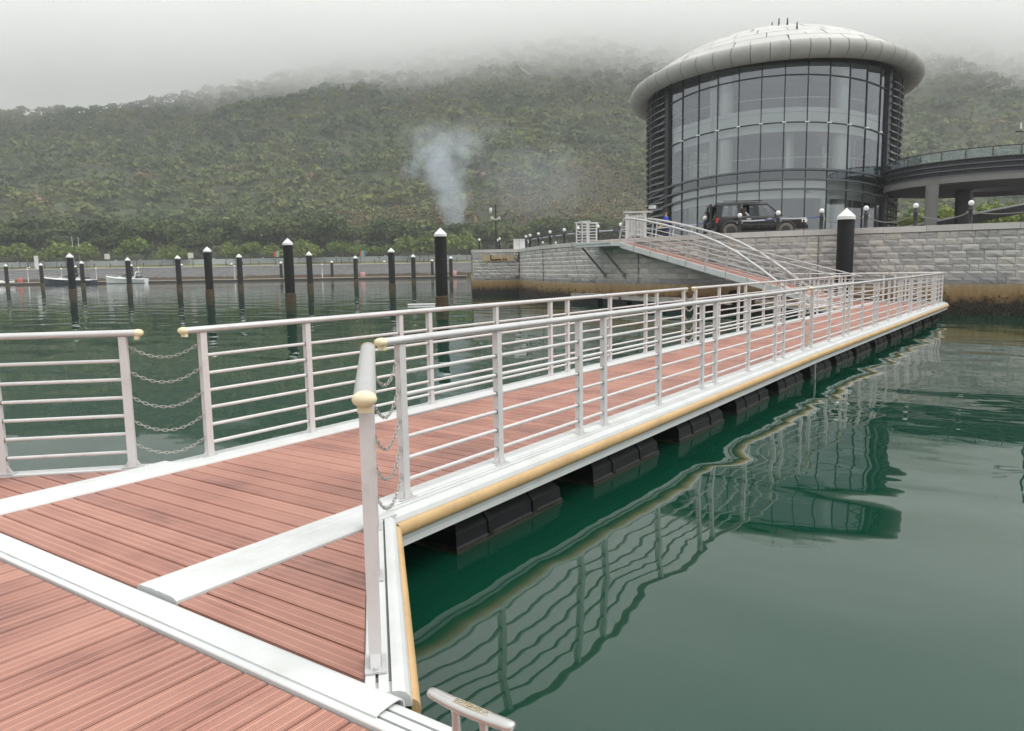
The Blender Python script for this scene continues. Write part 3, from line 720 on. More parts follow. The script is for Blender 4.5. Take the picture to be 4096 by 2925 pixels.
# ------------------------------------------------------------------ stainless cleat with its cast lettering
cz = ND + .016
ct = thing('mooring_cleat', 'worn stainless mooring cleat with cast lettering on the pier edge', 'cleat', (1.80, 1.445, cz), -math.pi / 2 - .035)
bar = MB(); pr = [(-.178, .004), (-.176, .011), (-.168, .017), (-.150, .0195), (-.09, .0215), (0, .0225), (.09, .0215), (.150, .0195), (.168, .017), (.176, .011), (.178, .004)]
nn = 14; vs = []
for x, r in pr: vs += [(x, r * 1.18 * math.cos(2 * math.pi * k / nn), .145 + .010 * (abs(x) / .178) ** 2 + r * .85 * math.sin(2 * math.pi * k / nn)) for k in range(nn)]
bar.add(vs, [(i * nn + k, i * nn + (k + 1) % nn, (i + 1) * nn + (k + 1) % nn, (i + 1) * nn + k) for i in range(len(pr) - 1) for k in range(nn)] + [tuple(range(nn)), tuple(range(len(vs) - nn, len(vs)))], True)
bar.build('horn', 'steel', ct)
for sx in (-.058, .058):
    MB().lathe([(.024, 0), (.019, .02), (.016, .07), (.0155, .115), (.020, .140)], (sx, 0, 0), 12).build('leg', 'steel', ct)
MB().box((0, 0, .004), (.20, .07, .010)).build('base', 'steel', ct)
simple('cast_gold', (0.48, 0.42, 0.30), 0.4, metal=0.5, var=0.4, scale=80)
MB().box((0.008, 0, .1625), (.145, .026, .003)).build('name_panel', 'cast_gold', ct)
simple('cast_letter', (0.30, 0.24, 0.14), 0.5, metal=0.4)
fc = bpy.data.curves.new('lettering', 'FONT'); fc.body = 'BOTONGNA'; fc.size = .024; fc.extrude = .0008; fc.align_x = 'CENTER'; fc.align_y = 'CENTER'
fo = bpy.data.objects.new('lettering_curve', fc); COL.objects.link(fo)
bpy.context.view_layer.update(); dg = bpy.context.evaluated_depsgraph_get(); lm = bpy.data.meshes.new_from_object(fo.evaluated_get(dg)); bpy.data.objects.remove(fo)
lm.name = 'lettering'; lm.materials.clear(); lo = link('lettering', lm, 'cast_letter', ct); lo.location = (.008, 0, .1648); lo.rotation_euler = (0, 0, 0)
# ------------------------------------------------------------------ quay wall
ZW, ZG = 3.45, 3.27                       # cap top, paving level
def mat_granite(name, attr):
    m, n, L, b = _mat(name)
    g = n.new('ShaderNodeNewGeometry'); s = n.new('ShaderNodeSeparateXYZ'); L.new(g.outputs['Position'], s.inputs[0])
    if attr: a = n.new('ShaderNodeAttribute'); a.attribute_name = 'tint'; rnd = a.outputs['Fac']
    else: a = n.new('ShaderNodeObjectInfo'); rnd = a.outputs['Random']
    nz = n.new('ShaderNodeTexNoise'); nz.inputs['Scale'].default_value = 3.0; nz.inputs['Detail'].default_value = 8; nz.inputs['Roughness'].default_value = 0.7; L.new(g.outputs['Position'], nz.inputs['Vector'])
    big = n.new('ShaderNodeTexNoise'); big.inputs['Scale'].default_value = 0.35; big.inputs['Detail'].default_value = 3; L.new(g.outputs['Position'], big.inputs['Vector'])
    f = _math(n, L, 'ADD', _math(n, L, 'MULTIPLY', rnd, 0.34), _math(n, L, 'ADD', _math(n, L, 'MULTIPLY', nz.outputs[0], 0.40), _math(n, L, 'MULTIPLY', big.outputs[0], 0.42)))
    cr = n.new('ShaderNodeValToRGB'); L.new(f, cr.inputs[0]); e = cr.color_ramp.elements
    e[0].position = 0.25; e[0].color = (0.30, 0.295, 0.295, 1); e[1].position = 0.92; e[1].color = (0.70, 0.68, 0.67, 1); q = e.new(0.58); q.color = (0.52, 0.50, 0.485, 1); q = e.new(0.75); q.color = (0.585, 0.55, 0.50, 1)
    # damp, darker lowest course
    wet = _rng(n, L, s.outputs['Z'], 1.42, 1.36); mu = n.new('ShaderNodeMix'); mu.data_type = 'RGBA'; mu.blend_type = 'MULTIPLY'; L.new(cr.outputs[0], mu.inputs[6]); mu.inputs[7].default_value = (0.55, 0.56, 0.60, 1)
    L.new(_math(n, L, 'MULTIPLY', wet, 0.8), mu.inputs[0]); L.new(mu.outputs[2], b.inputs['Base Color']); b.inputs['Roughness'].default_value = 0.85
    nb = n.new('ShaderNodeTexNoise'); nb.inputs['Scale'].default_value = 14; nb.inputs['Detail'].default_value = 6; L.new(g.outputs['Position'], nb.inputs['Vector'])
    bp = n.new('ShaderNodeBump'); bp.inputs['Strength'].default_value = 0.6; bp.inputs['Distance'].default_value = 0.03; L.new(nb.outputs[0], bp.inputs['Height']); L.new(bp.outputs[0], b.inputs['Normal'])
mat_granite('granite', False); mat_granite('granite_far', True)
simple('mortar', (0.16, 0.155, 0.15), 0.95, var=0.3, scale=2)
simple('cap_stone', (0.56, 0.54, 0.515), 0.8, var=0.22, scale=1.2, bump=0.2, bscale=12, rnd=0.14)
simple('paving', (0.30, 0.28, 0.26), 0.9, var=0.3, scale=0.7, coord='Object')
def mat_plinth():
    m, n, L, b = _mat('tide_concrete')
    g = n.new('ShaderNodeNewGeometry'); s = n.new('ShaderNodeSeparateXYZ'); L.new(g.outputs['Position'], s.inputs[0])
    mp = n.new('ShaderNodeMapping'); mp.inputs['Scale'].default_value = (3, 3, 0.35); L.new(g.outputs['Position'], mp.inputs['Vector'])
    st = n.new('ShaderNodeTexNoise'); st.inputs['Scale'].default_value = 1.3; st.inputs['Detail'].default_value = 7; st.inputs['Roughness'].default_value = 0.65; L.new(mp.outputs[0], st.inputs['Vector'])
    bl = n.new('ShaderNodeTexNoise'); bl.inputs['Scale'].default_value = 5; bl.inputs['Detail'].default_value = 6; L.new(g.outputs['Position'], bl.inputs['Vector'])
    z = _math(n, L, 'ADD', s.outputs['Z'], _math(n, L, 'MULTIPLY', _math(n, L, 'SUBTRACT', bl.outputs[0], 0.5), 0.34))
    z = _math(n, L, 'ADD', z, _math(n, L, 'MULTIPLY', _math(n, L, 'SUBTRACT', st.outputs[0], 0.5), 0.75))
    cr = n.new('ShaderNodeValToRGB'); L.new(_rng(n, L, z, 0.0, 1.35, 0, 1, False), cr.inputs[0]); e = cr.color_ramp.elements
    e[0].position = 0.20; e[0].color = (0.022, 0.019, 0.014, 1); e[1].position = 0.98; e[1].color = (0.42, 0.36, 0.27, 1)
    for p, c in ((0.31, (0.045, 0.034, 0.020)), (0.40, (0.14, 0.085, 0.034)), (0.55, (0.27, 0.165, 0.065)), (0.75, (0.33, 0.235, 0.125))): q = e.new(p); q.color = (*c, 1)
    L.new(cr.outputs[0], b.inputs['Base Color']); b.inputs['Roughness'].default_value = 0.8
    bp = n.new('ShaderNodeBump'); bp.inputs['Strength'].default_value = 0.7; bp.inputs['Distance'].default_value = 0.04; L.new(bl.outputs[0], bp.inputs['Height']); L.new(bp.outputs[0], b.inputs['Normal'])
mat_plinth()
simple('mussel', (0.060, 0.045, 0.030), 0.75, var=0.9, scale=6, coord='Object')

ctrl = [(35.3, -16), (35.05, -8), (34.85, 0.9), (34.62, 6.7), (34.38, 10.0), (34.5, 12.6), (35.1, 15.2), (36.3, 18.3), (38.3, 21.7), (41.9, 26.3), (45.6, 30.2), (49.2, 33.5)]
def catmull(P, st=0.25):
    P = [Vector((a, b)) for a, b in P]; out = []
    for i in range(len(P) - 1):
        p0 = P[max(i - 1, 0)]; p1, p2 = P[i], P[i + 1]; p3 = P[min(i + 2, len(P) - 1)]
        n = max(2, int((p2 - p1).length / st))
        for k in range(n):
            t = k / n; out.append(0.5 * ((2 * p1) + (p2 - p0) * t + (2 * p0 - 5 * p1 + 4 * p2 - p3) * t * t + (3 * p1 - p0 - 3 * p2 + p3) * t ** 3))
    out.append(P[-1]); return out
WP = catmull(ctrl); FACE2 = [Vector((49.2, 33.5)), Vector((46.95, 36.35))]; FACE3 = [Vector((46.95, 36.35)), Vector((92, 71.5))]
class Path:
    def __init__(s, pts):
        s.p = pts; s.c = [0.0]
        for i in range(len(pts) - 1): s.c.append(s.c[-1] + (pts[i + 1] - pts[i]).length)
        s.L = s.c[-1]
    def at(s, q):
        q = min(max(q, 0), s.L - 1e-6); i = int(np.searchsorted(s.c, q, side='right')) - 1; i = min(i, len(s.p) - 2); f = (q - s.c[i]) / (s.c[i + 1] - s.c[i])
        t = (s.p[i + 1] - s.p[i]).normalized(); return s.p[i].lerp(s.p[i + 1], f), t, Vector((-t.y, t.x))
WPath = Path(WP); W2Path = Path(FACE2)
# outward (water) normal is to the left of travel
wall = thing('quay_wall', 'curved quay wall of rough grey granite blocks with pale coping', 'wall', (0, 0, 0))
def strip3(pts, off0, off1, z0, z1):
    """solid strip along a path between two offsets to the left"""
    mb = MB(); P = [Vector((p.x, p.y, 0)) for p in pts]
    return mb.sweep([(off0, z0), (off1, z0), (off1, z1), (off0, z1)], P)
allp = WP + FACE2[1:]
strip3(allp + [FACE3[1]], -1.2, -.055, 1.1, ZW - .24).build('backing', 'mortar', wall)
# plinth
pl = strip3(allp + [FACE3[1]], -1.0, .06, -1.5, 1.14); pl.build('tide_plinth', 'tide_concrete', wall)
# coping stones
q = 0.0; k = 0
cop_path = Path(allp + [FACE3[1]])
while q < cop_path.L - .5 and q < WPath.L + 9:
    l = 1.55; end = min(q + l, cop_path.L)
    qq = [q + .006, (q + end) / 2, end - .006]; pts = [cop_path.at(a)[0] for a in qq]
    if abs(q - WPath.L) < l and abs(end - WPath.L) < l and q < WPath.L < end: pts = [cop_path.at(q + .006)[0], WP[-1], cop_path.at(end - .006)[0]]
    dz = random.uniform(-.004, .004)
    strip3(pts, -.62, .075, ZW - .235 + dz, ZW + dz).build('coping_stone', 'cap_stone', wall)
    q = end
# granite blocks
def block_variant(seed):
    r = random.Random(seed); nx, nz = 5, 4; mb = MB(); vs = []
    for j in range(nz):
        for i in range(nx):
            x, z = i / (nx - 1), j / (nz - 1); edge = i in (0, nx - 1) or j in (0, nz - 1)
            d = 0.0 if edge else r.uniform(.022, .060)
            if j == 1 and not edge: d *= r.uniform(.3, 1.0)
            vs.append((x - .5 + (0 if edge else r.uniform(-.05, .05)), d, z - .5 + (0 if edge else r.uniform(-.05, .05))))
    fs = [(j * nx + i, j * nx + i + 1, (j + 1) * nx + i + 1, (j + 1) * nx + i) for j in range(nz - 1) for i in range(nx - 1)]
    o = len(vs); bd = [(-.5, -.5), (.5, -.5), (.5, .5), (-.5, .5)]; vs += [(x, -.06, z) for x, z in bd]
    c = [0, nx - 1, nx * nz - 1, nx * (nz - 1)]
    top = [nx * (nz - 1) + i for i in range(nx)]; bot = list(range(nx)); lft = [j * nx for j in range(nz)]; rgt = [j * nx + nx - 1 for j in range(nz)]
    fs += [tuple([o, o + 1] + bot[::-1]), tuple([o + 2, o + 3] + top), tuple([o + 1, o + 2] + rgt[::-1]), tuple([o + 3, o] + lft)]
    mb.add(vs, fs); return mb
BVAR = [block_variant(s) for s in range(10)]; BMESH = []
for v in BVAR:
    me = v.mesh('granite_block'); bm = bmesh.new(); bm.from_mesh(me); bmesh.ops.recalc_face_normals(bm, faces=bm.faces); bm.to_mesh(me); bm.free(); me.materials.append(MATS['granite']); BMESH.append(me)
CH = (ZW - .245 - 1.145) / 8; SHOW0 = 15.5     # first metre of path inside the picture
cand = []
for row in range(8):
    z = 1.145 + CH * (row + .5); q = 0.0 if row % 2 else .21
    for pth, base in ((WPath, 0.0), (W2Path, 1000.0)):
        q = random.uniform(0, .3) if base else q
        while q < pth.L - .12:
            wd = random.choice([.58, .60, .62, .56, .60, .30, .44]); wd = min(wd, pth.L - q)
            if wd < .1: break
            cand.append((pth, q + wd / 2, z, wd, base)); q += wd
vis = sorted([c for c in cand if c[4] == 0 and c[1] > SHOW0], key=lambda c: c[1])
def clear(c):                               # prefer blocks that the gangway and dock leave in plain view
    return c[1]
near = set(id(c) for c in vis[:300]); restV, restF, restT = [], [], []
for c in cand:
    pth, q, z, wd, base = c; p, t, nrm = pth.at(q); vi = random.randrange(10)
    M = Matrix(((t.x, nrm.x, 0, p.x), (t.y, nrm.y, 0, p.y), (0, 0, 1, z), (0, 0, 0, 1))) @ Matrix.Diagonal((wd - .012, 1, CH - .012, 1))
    if id(c) in near:
        o = link('granite_block', BMESH[vi], None, wall); o.matrix_local = M
    else:
        b = len(restV); tn = random.random(); me = BMESH[vi]
        for v in me.vertices: restV.append(tuple(M @ v.co)); restT.append(tn)
        for f in me.polygons: restF.append(tuple(b + i for i in f.vertices))
me = bpy.data.meshes.new('granite_courses'); me.from_pydata(restV, [], restF); a = me.attributes.new('tint', 'FLOAT', 'POINT'); a.data.foreach_set('value', restT)
o = link('granite_courses', me, 'granite_far', wall); o['kind'] = 'stuff'
# mussels and oysters at the tide line
def mussels(n, rg):
    V, T = [], []
    qs = rg.random(n) * (WPath.L - 13) + 13; zs = -.05 + np.abs(rg.normal(size=n)) * .30
    for q, z in zip(qs, zs):
        p, t, nr = WPath.at(q); s = .025 + .045 * rg.random(); c = Vector((p.x + nr.x * .065, p.y + nr.y * .065, z)); T3 = Vector((t.x, t.y, 0)); N3 = Vector((nr.x, nr.y, 0)); up = Vector((0, 0, 1))
        a = rg.random() * 3; e1 = T3 * math.cos(a) + up * math.sin(a); e2 = -T3 * math.sin(a) + up * math.cos(a); V += [c - e1 * s, c - e2 * s * .6, c + e1 * s, c + e2 * s * .6, c + N3 * s * .9]
    F = []
    for i in range(n): b = 5 * i; F += [(b, b + 1, b + 4), (b + 1, b + 2, b + 4), (b + 2, b + 3, b + 4), (b + 3, b, b + 4)]
    return V, F
V, Fm = mussels(5000, np.random.default_rng(3)); me = bpy.data.meshes.new('mussel_crust'); me.from_pydata([tuple(v) for v in V], [], Fm); o = link('mussel_crust', me, 'mussel', wall); o['kind'] = 'stuff'
# expansion joints and the stained outfall panel
for px in (3268, 2558, 2180):
    best = min(range(0, 4000), key=lambda i: abs((lambda P: PW / 2 + FOC * ((P.x * RL.x + P.y * RL.y) / (P.x * FL.x + P.y * FL.y)))(WPath.at(WPath.L * i / 4000)[0]) - px))
    p, t, nr = WPath.at(WPath.L * best / 4000); MB().box((p.x + nr.x * .03, p.y + nr.y * .03, 2.18), (.03, .07, 2.0), Matrix.Rotation(math.atan2(t.y, t.x), 3, 'Z')).build('expansion_joint', 'slot_dark', wall)
simple('stain_panel', (0.46, 0.37, 0.22), 0.85, var=0.4, scale=1.5)
simple('rust', (0.085, 0.030, 0.014), 0.85, var=0.6, scale=8, bump=0.4)
pm, tm, nmv = W2Path.at(W2Path.L * .46); rzm = math.atan2(tm.y, tm.x)
MB().box((pm.x + nmv.x * .04, pm.y + nmv.y * .04, 2.78), (2.45, .12, .46), Matrix.Rotation(rzm, 3, 'Z')).build('outfall_panel', 'stain_panel', wall)
pp = thing('rusted_pipe', 'rusty broken pipe bolted across the stained panel of the quay wall end', 'pipe', (pm.x + nmv.x * .16, pm.y + nmv.y * .16, 2.75), rzm)
MB().tube([(.55, 0, .28), (.56, 0, .05), (.50, 0, -.06), (.30, 0, -.08), (.05, 0, -.05), (-.25, 0, -.06)], .05, 7).build('pipe', 'rust', pp)
for x in (-.42, -.60): MB().cyl((x, -.02, -.05), (x, .05, -.05), .07, 8).build('flange', 'rust', pp)
# paving
quay_back = [lvl(185, 260), lvl(185, 40), lvl(110, 6)]
pv = MB(); outl = [(p.x, p.y) for p in ([Vector((35.3, -16))] + WP[::6] + [WP[-1], FACE2[1], FACE3[1]])]
inner = [lvl(150, 10), lvl(150, 190), lvl(30, 60)]
pts = [(Vector((a, b)) ) for a, b in outl]
poly = [(p.x, p.y, ZG) for p in pts] + [(lvl(184, 20).x, lvl(184, 20).y, ZG), (lvl(184, 230).x, lvl(184, 230).y, ZG), (lvl(40, 120).x, lvl(40, 120).y, ZG)]
# keep the slab behind the coping
fixed = []
for i, p in enumerate(poly):
    fixed.append(p)
pv.add(fixed, [tuple(range(len(fixed)))]); tag(pv.build('quay_paving', 'paving'), kind='structure')

# ------------------------------------------------------------------ bollards with white globes, ropes, tape
simple('black_iron', (0.016, 0.017, 0.020), 0.45, var=0.3, scale=6)
simple('globe_white', (0.82, 0.81, 0.80), 0.35)
simple('tape', (0.55, 0.56, 0.60), 0.5)
simple('rope', (0.20, 0.19, 0.18), 0.9)
def bollard_proto():
    t = thing('quay_bollard', 'x', 'bollard')
    MB().lathe([(.115, 0), (.115, .05), (.082, .07), (.078, .72), (.095, .74), (.095, .78), (.078, .80), (.070, .90), (.055, .93)], (0, 0, 0), 14).build('post', 'black_iron', t)
    MB().ball((0, 0, 1.03), .105, 14, 9).build('globe', 'globe_white', t)
    for s in (-1, 1): MB().tube([(.0, s * .08, .70), (0, s * .13, .72), (0, s * .14, .67), (0, s * .09, .65)], .012, 5).build('eye', 'steel', t)
    return t
BOL = [(3885, 812), (3664, 823), (3465, 833), (3287, 844), (3113, 852), (2959, 862), (2820, 873), (2483, 899), (2391, 906), (2312, 913), (2257, 920), (2200, 928.5), (2154, 936), (2120, 942), (2104, 947)]
BLAB = ['black bollard with white globe in front of the round ramp, rope on both sides', 'black bollard with white globe beside the grey round column of the ramp', 'black bollard with white globe between the white capped pile and the ramp column', 'black bollard with white globe just ahead of the dark car', 'black bollard with white globe in front of the windscreen of the dark car', 'black bollard with white globe in front of the rear door of the dark car', 'black bollard with white globe in front of the person in a white shirt', 'black bollard with white globe behind the railed landing at the gangway top']
bproto = bollard_proto(); bpos = []
for i, (px, py) in enumerate(BOL):
    p = at_z(px, py, ZG + 1.03); bpos.append(p)
    o = bproto if i == 0 else copy_tree(bproto); o.location = (p.x, p.y, ZG); o['group'] = 'globe bollards along the quay edge'
    o['label'] = BLAB[i] if i < len(BLAB) else 'black globe bollard in the taped row between white cabinet and gangway landing'
for px, py, lab in ((2116, 968, 0), (2171, 970.5, 0), (2223, 972, 0), (1917, 959.4, 1), (1989, 962, 1), (1998, 956, 1)):
    p = at_z(px, py, ZG + 1.03)
    if lab == 0: p = at_d(px, py, 84); 
    else: p = at_d(px, py, 61 if px < 1950 else 66)
    o = copy_tree(bproto); o.location = (p.x, p.y, ZG); o.scale = (1, 1, max(.8, (p.z - ZG) / 1.03)); o['group'] = 'globe bollards at the back of the quay'
    o['label'] = 'small far globe bollard seen low behind the taped bollard row' if lab == 0 else 'black globe bollard on the quay end around the lamp post'
def rope(name, label, A, B, sag, r, mat, cat, n=14):
    A, B = Vector(A), Vector(B); pts = [A.lerp(B, k / n) - Vector((0, 0, sag * 4 * (k / n) * (1 - k / n))) for k in range(n + 1)]
    o = MB().tube(pts, r, 5).build(name, mat); return tag(o, label, cat)
b = lambda i, z: (bpos[i].x, bpos[i].y, ZG + z)
rope('rope', 'sagging rope between the two bollards by the round ramp', b(0, .7), b(1, .7), .26, .022, 'rope', 'rope')
rope('rope', 'sagging rope from the bollard at the ramp column towards the black pile', b(1, .7), b(2, .7), .30, .022, 'rope', 'rope')
rope('rope', 'sagging rope behind the white capped pile', b(2, .7), b(3, .7), .22, .022, 'rope', 'rope')
e = at_z(4300, 800, ZG + .7); rope('rope', 'rope leaving the last globe bollard past the ramp', b(0, .7), (e.x, e.y, ZG + .72), .25, .022, 'rope', 'rope')
# striped barrier tape wound along the bollards
tp = thing('barrier_tape', 'white and blue barrier tape strung along the globe bollards past the car', 'tape', (0, 0, 0))
simple('tape_blue', (0.10, 0.12, 0.30), 0.5)
seq = [3, 4, 5, 6, 7, 8, 9, 10, 11, 12, 13, 14]
for a, c in zip(seq[:-1], seq[1:]):
    A, B = Vector(b(a, .78)), Vector(b(c, .78)); L_ = (B - A).length; n = max(2, int(L_ / .5))
    for k in range(n):
        p0 = A.lerp(B, k / n); p1 = A.lerp(B, (k + 1) / n); sg = lambda f: .07 * 4 * f * (1 - f) * min(1, L_ / 4)
        p0.z -= sg(k / n); p1.z -= sg((k + 1) / n); d = (p1 - p0).normalized(); sd = Vector((0, 0, 1)); w_ = .030
        mb = MB(); nr = d.cross(sd).normalized() * .003
        vs = [p0 - sd * w_ - nr, p1 - sd * w_ - nr, p1 + sd * w_ - nr, p0 + sd * w_ - nr, p0 - sd * w_ + nr, p1 - sd * w_ + nr, p1 + sd * w_ + nr, p0 + sd * w_ + nr]
        mb.add(vs, [(0, 1, 2, 3), (4, 7, 6, 5), (0, 4, 5, 1), (2, 6, 7, 3)]); mb.build('tape_stripe', 'tape' if k % 3 else 'tape_blue', tp)
# ------------------------------------------------------------------ white cabinet, lamp with horns
simple('cabinet', (0.80, 0.79, 0.77), 0.5, var=0.06)
p = at_z(2079, 988, ZG); pc = at_d(2078, 995, 60.0)
cb = thing('white_cabinet', 'plain white metal cabinet standing on the quay corner', 'cabinet', (pc.x, pc.y, ZG), YAW)
MB().box((0, 0, .46), (.6, .92, .92)).build('body', 'cabinet', cb); MB().box((-.02, 0, .935), (.68, .98, .04)).build('lid', 'cabinet', cb); MB().box((-.303, 0, .46), (.012, .012, .84)).build('door_gap', 'slot_dark', cb); MB().box((-.31, .1, .5), (.03, .03, .10)).build('handle', 'black_iron', cb)
pl_ = at_d(1982, 820, 64.0); lz = ZG
lp = thing('lamp_post', 'black lamp post with hanging lantern and two grey horn loudspeakers', 'lamp post', (pl_.x, pl_.y, ZG), YAW)
H = pl_.z - ZG
MB().lathe([(.13, 0), (.13, .25), (.08, .35), (.065, H * .5), (.05, H), (.02, H + .08)], (0, 0, 0), 10).build('pole', 'black_iron', lp)
MB().tube([(0, 0, H - .12), (0, .25, H - .08), (0, .42, H - .10)], .025, 6).build('arm', 'black_iron', lp)
MB().lathe([(.02, H - .16), (.10, H - .20), (.12, H - .42), (.07, H - .60), (.02, H - .66)], (0, .40, 0), 10).build('lantern', 'globe_white', lp)
MB().lathe([(.01, H - .10), (.09, H - .17), (.11, H - .22)], (0, .40, 0), 10).build('lantern_hood', 'black_iron', lp)
simple('horn_grey', (0.50, 0.49, 0.47), 0.5)
for s, dy in ((1, .30), (-1, -.22)):
    MB().lathe([(.05, -.18), (.06, 0), (.10, .14), (.19, .28)], (0, 0, 0), 12).build('horn_loudspeaker', 'horn_grey', lp).matrix_local = Matrix.Translation((0, dy * .4, H - 1.15)) @ Matrix.Rotation(-s * R(75), 4, 'X') @ Matrix.Rotation(R(12), 4, 'Y')
MB().tube([(0, -.3, H - 1.28), (0, 0, H - 1.55), (0, .3, H - 1.28)], .025, 6).build('bracket', 'black_iron', lp)
# lamp post beyond the right edge of the picture, its arm and pale finial reach into view
pr_ = at_d(4190, 520, 34.0); H = 9.0
lp = thing('lamp_post', 'tall dark lamp post beside the round ramp with a candle shaped lamp on its arm', 'lamp post', (pr_.x, pr_.y, ZG), YAW)
za = at_d(4080, 528, 34.0).z - ZG
MB().lathe([(.13, 0), (.12, .3), (.075, .4), (.05, za + .9), (.02, za + 1.3)], (0, 0, 0), 10).build('pole', 'black_iron', lp)
for s in (1, -1):
    MB().cyl((0, 0, za), (0, s * 1.35, za + .02), .03, 7).build('arm', 'black_iron', lp)
    MB().cyl((0, s * 1.15, za), (0, s * 1.15, za + .12), .02, 6).build('lamp_holder', 'black_iron', lp); MB().cyl((0, s * 1.15, za + .12), (0, s * 1.15, za + .38), .028, 8).build('lamp_tube', 'globe_white', lp)
# hose hanging down the wall
A = at_z(2300, 960, ZW - .02); bq = min(range(0, 3000), key=lambda i: abs((lambda P: PW / 2 + FOC * ((P.x * RL.x + P.y * RL.y) / (P.x * FL.x + P.y * FL.y)))(WPath.at(WPath.L * i / 3000)[0]) - 2297)); p, t, nr = WPath.at(WPath.L * bq / 3000)
hp = [(p.x - t.x * k * .14 + nr.x * .12, p.y - t.y * k * .14 + nr.y * .12, ZW + .02 - k * .26) for k in range(9)]
tag(MB().tube([(p.x - nr.x * .3, p.y - nr.y * .3, ZW + .03)] + hp, .016, 5).build('mooring_line', 'rope'), 'thin dark line hanging down the curved granite wall', 'rope')
# ------------------------------------------------------------------ round glass building
BAZ, BD, BR = R(16.77), 58.5, 8.12
BC = Vector((BD * math.cos(BAZ), BD * math.sin(BAZ), 0)); BN = Vector((-math.cos(BAZ), -math.sin(BAZ), 0)); BX = Vector((BN.y * -1, BN.x, 0))
if BX.dot(RL) < 0: BX = -BX
def cyc(th, r, z):                         # th in degrees: 0 faces the dock, + to the right
    a = R(th); v = BN * math.cos(a) + BX * math.sin(a); return Vector((v.x * r, v.y * r, z))
def mat_glass(name, tint, refl, rough=0.02):
    m, n, L, b = _mat(name); n.remove(b)
    tr = n.new('ShaderNodeBsdfTransparent'); tr.inputs['Color'].default_value = (*tint, 1)
    gl = n.new('ShaderNodeBsdfGlossy'); gl.inputs['Roughness'].default_value = rough; gl.inputs['Color'].default_value = (0.86, 0.90, 0.96, 1)
    g = n.new('ShaderNodeNewGeometry'); nz = n.new('ShaderNodeTexNoise'); nz.inputs['Scale'].default_value = 0.55; nz.inputs['Detail'].default_value = 1; L.new(g.outputs['Position'], nz.inputs['Vector'])
    bp = n.new('ShaderNodeBump'); bp.inputs['Strength'].default_value = 1; bp.inputs['Distance'].default_value = 0.012; L.new(nz.outputs[0], bp.inputs['Height']); L.new(bp.outputs[0], gl.inputs['Normal'])
    fr = n.new('ShaderNodeFresnel'); fr.inputs['IOR'].default_value = 1.5
    mx = n.new('ShaderNodeMixShader'); L.new(_math(n, L, 'MULTIPLY_ADD', fr.outputs[0], 0.9, refl), mx.inputs[0]); L.new(tr.outputs[0], mx.inputs[1]); L.new(gl.outputs[0], mx.inputs[2])
    L.new(mx.outputs[0], n['Material Output'].inputs['Surface']); return m
mat_glass('curtain_glass', (0.84, 0.90, 0.90), 0.17)
mat_glass('dark_glass', (0.30, 0.34, 0.36), 0.12)
mat_glass('balustrade_glass', (0.55, 0.66, 0.66), 0.10)
simple('mullion', (0.035, 0.040, 0.045), 0.4, metal=0.3)
simple('band_metal', (0.13, 0.14, 0.15), 0.4, metal=0.4)
simple('louvre', (0.24, 0.25, 0.255), 0.45, metal=0.4, var=0.25, scale=1.2)
simple('ring_concrete', (0.37, 0.365, 0.345), 0.7, var=0.24, scale=0.5, bump=0.1, bscale=4, rnd=0.08, dirt=(0.30, 0.295, 0.275), dscale=0.35)
simple('soffit', (0.34, 0.33, 0.31), 0.8, var=0.15, scale=0.8)
simple('dome_panel', (0.52, 0.515, 0.495), 0.5, var=0.16, scale=0.5, rnd=0.14, dirt=(0.42, 0.415, 0.39), dscale=0.5)
simple('dome_joint', (0.16, 0.16, 0.155), 0.8)
simple('inner_white', (0.84, 0.86, 0.83), 0.6, var=0.06)
simple('inner_floor', (0.38, 0.37, 0.36), 0.5)
simple('inner_dark', (0.10, 0.105, 0.115), 0.7, var=0.3, scale=0.6)
simple('inner_mid', (0.40, 0.43, 0.46), 0.7, var=0.25, scale=0.5)
bl = thing('round_building', 'round glass building under a pale domed roof with thick rim', 'building', (BC.x, BC.y, 0))
def arcstrip(th0, th1, r0, r1, z0, z1, n=None, zf=None):
    n = n or max(2, int(abs(th1 - th0) / 3)); mb = MB(); vs = []
    for k in range(n + 1):
        th = th0 + (th1 - th0) * k / n; dz = zf(th) if zf else 0
        vs += [cyc(th, r0, z0 + dz), cyc(th, r1, z0 + dz), cyc(th, r1, z1 + dz), cyc(th, r0, z1 + dz)]
    fs = []
    for k in range(n):
        a, b = 4 * k, 4 * k + 4; fs += [(a, b, b + 1, a + 1), (a + 1, b + 1, b + 2, a + 2), (a + 2, b + 2, b + 3, a + 3), (a + 3, b + 3, b, a)]
    if abs(th1 - th0) < 359.9: fs += [(0, 1, 2, 3), (4 * n, 4 * n + 3, 4 * n + 2, 4 * n + 1)]
    return mb.add(vs, fs)
drop = lambda th: -0.62 * ((th - 5) / 55.0) ** 2
ROWS = [ZG + .02, 6.51, 7.09, 7.67, 10.44, 13.18, 13.95]
MUL = [-51.0] + [6.3 + 9.35 * k for k in range(-5, 6)] + [60.0]; MUL = sorted(MUL); MUL = [m_ for i, m_ in enumerate(MUL) if i == 0 or m_ - MUL[i - 1] > 3]
rowz = lambda i, th: ROWS[i] + (drop(th) if 0 < i < 6 else 0)
for c in range(len(MUL) - 1):
    t0, t1 = MUL[c], MUL[c + 1]
    for r_ in range(6):
        g0, g1 = t0 + .25, t1 - .25
        vs = [cyc(g0, BR, rowz(r_, g0) + .03), cyc(g1, BR, rowz(r_, g1) + .03), cyc(g1, BR, rowz(r_ + 1, g1) - .03), cyc(g0, BR, rowz(r_ + 1, g0) - .03)]
        MB().add(vs, [(0, 1, 2, 3)]).build('pane', 'dark_glass' if r_ == 2 else 'curtain_glass', bl, fix=False)
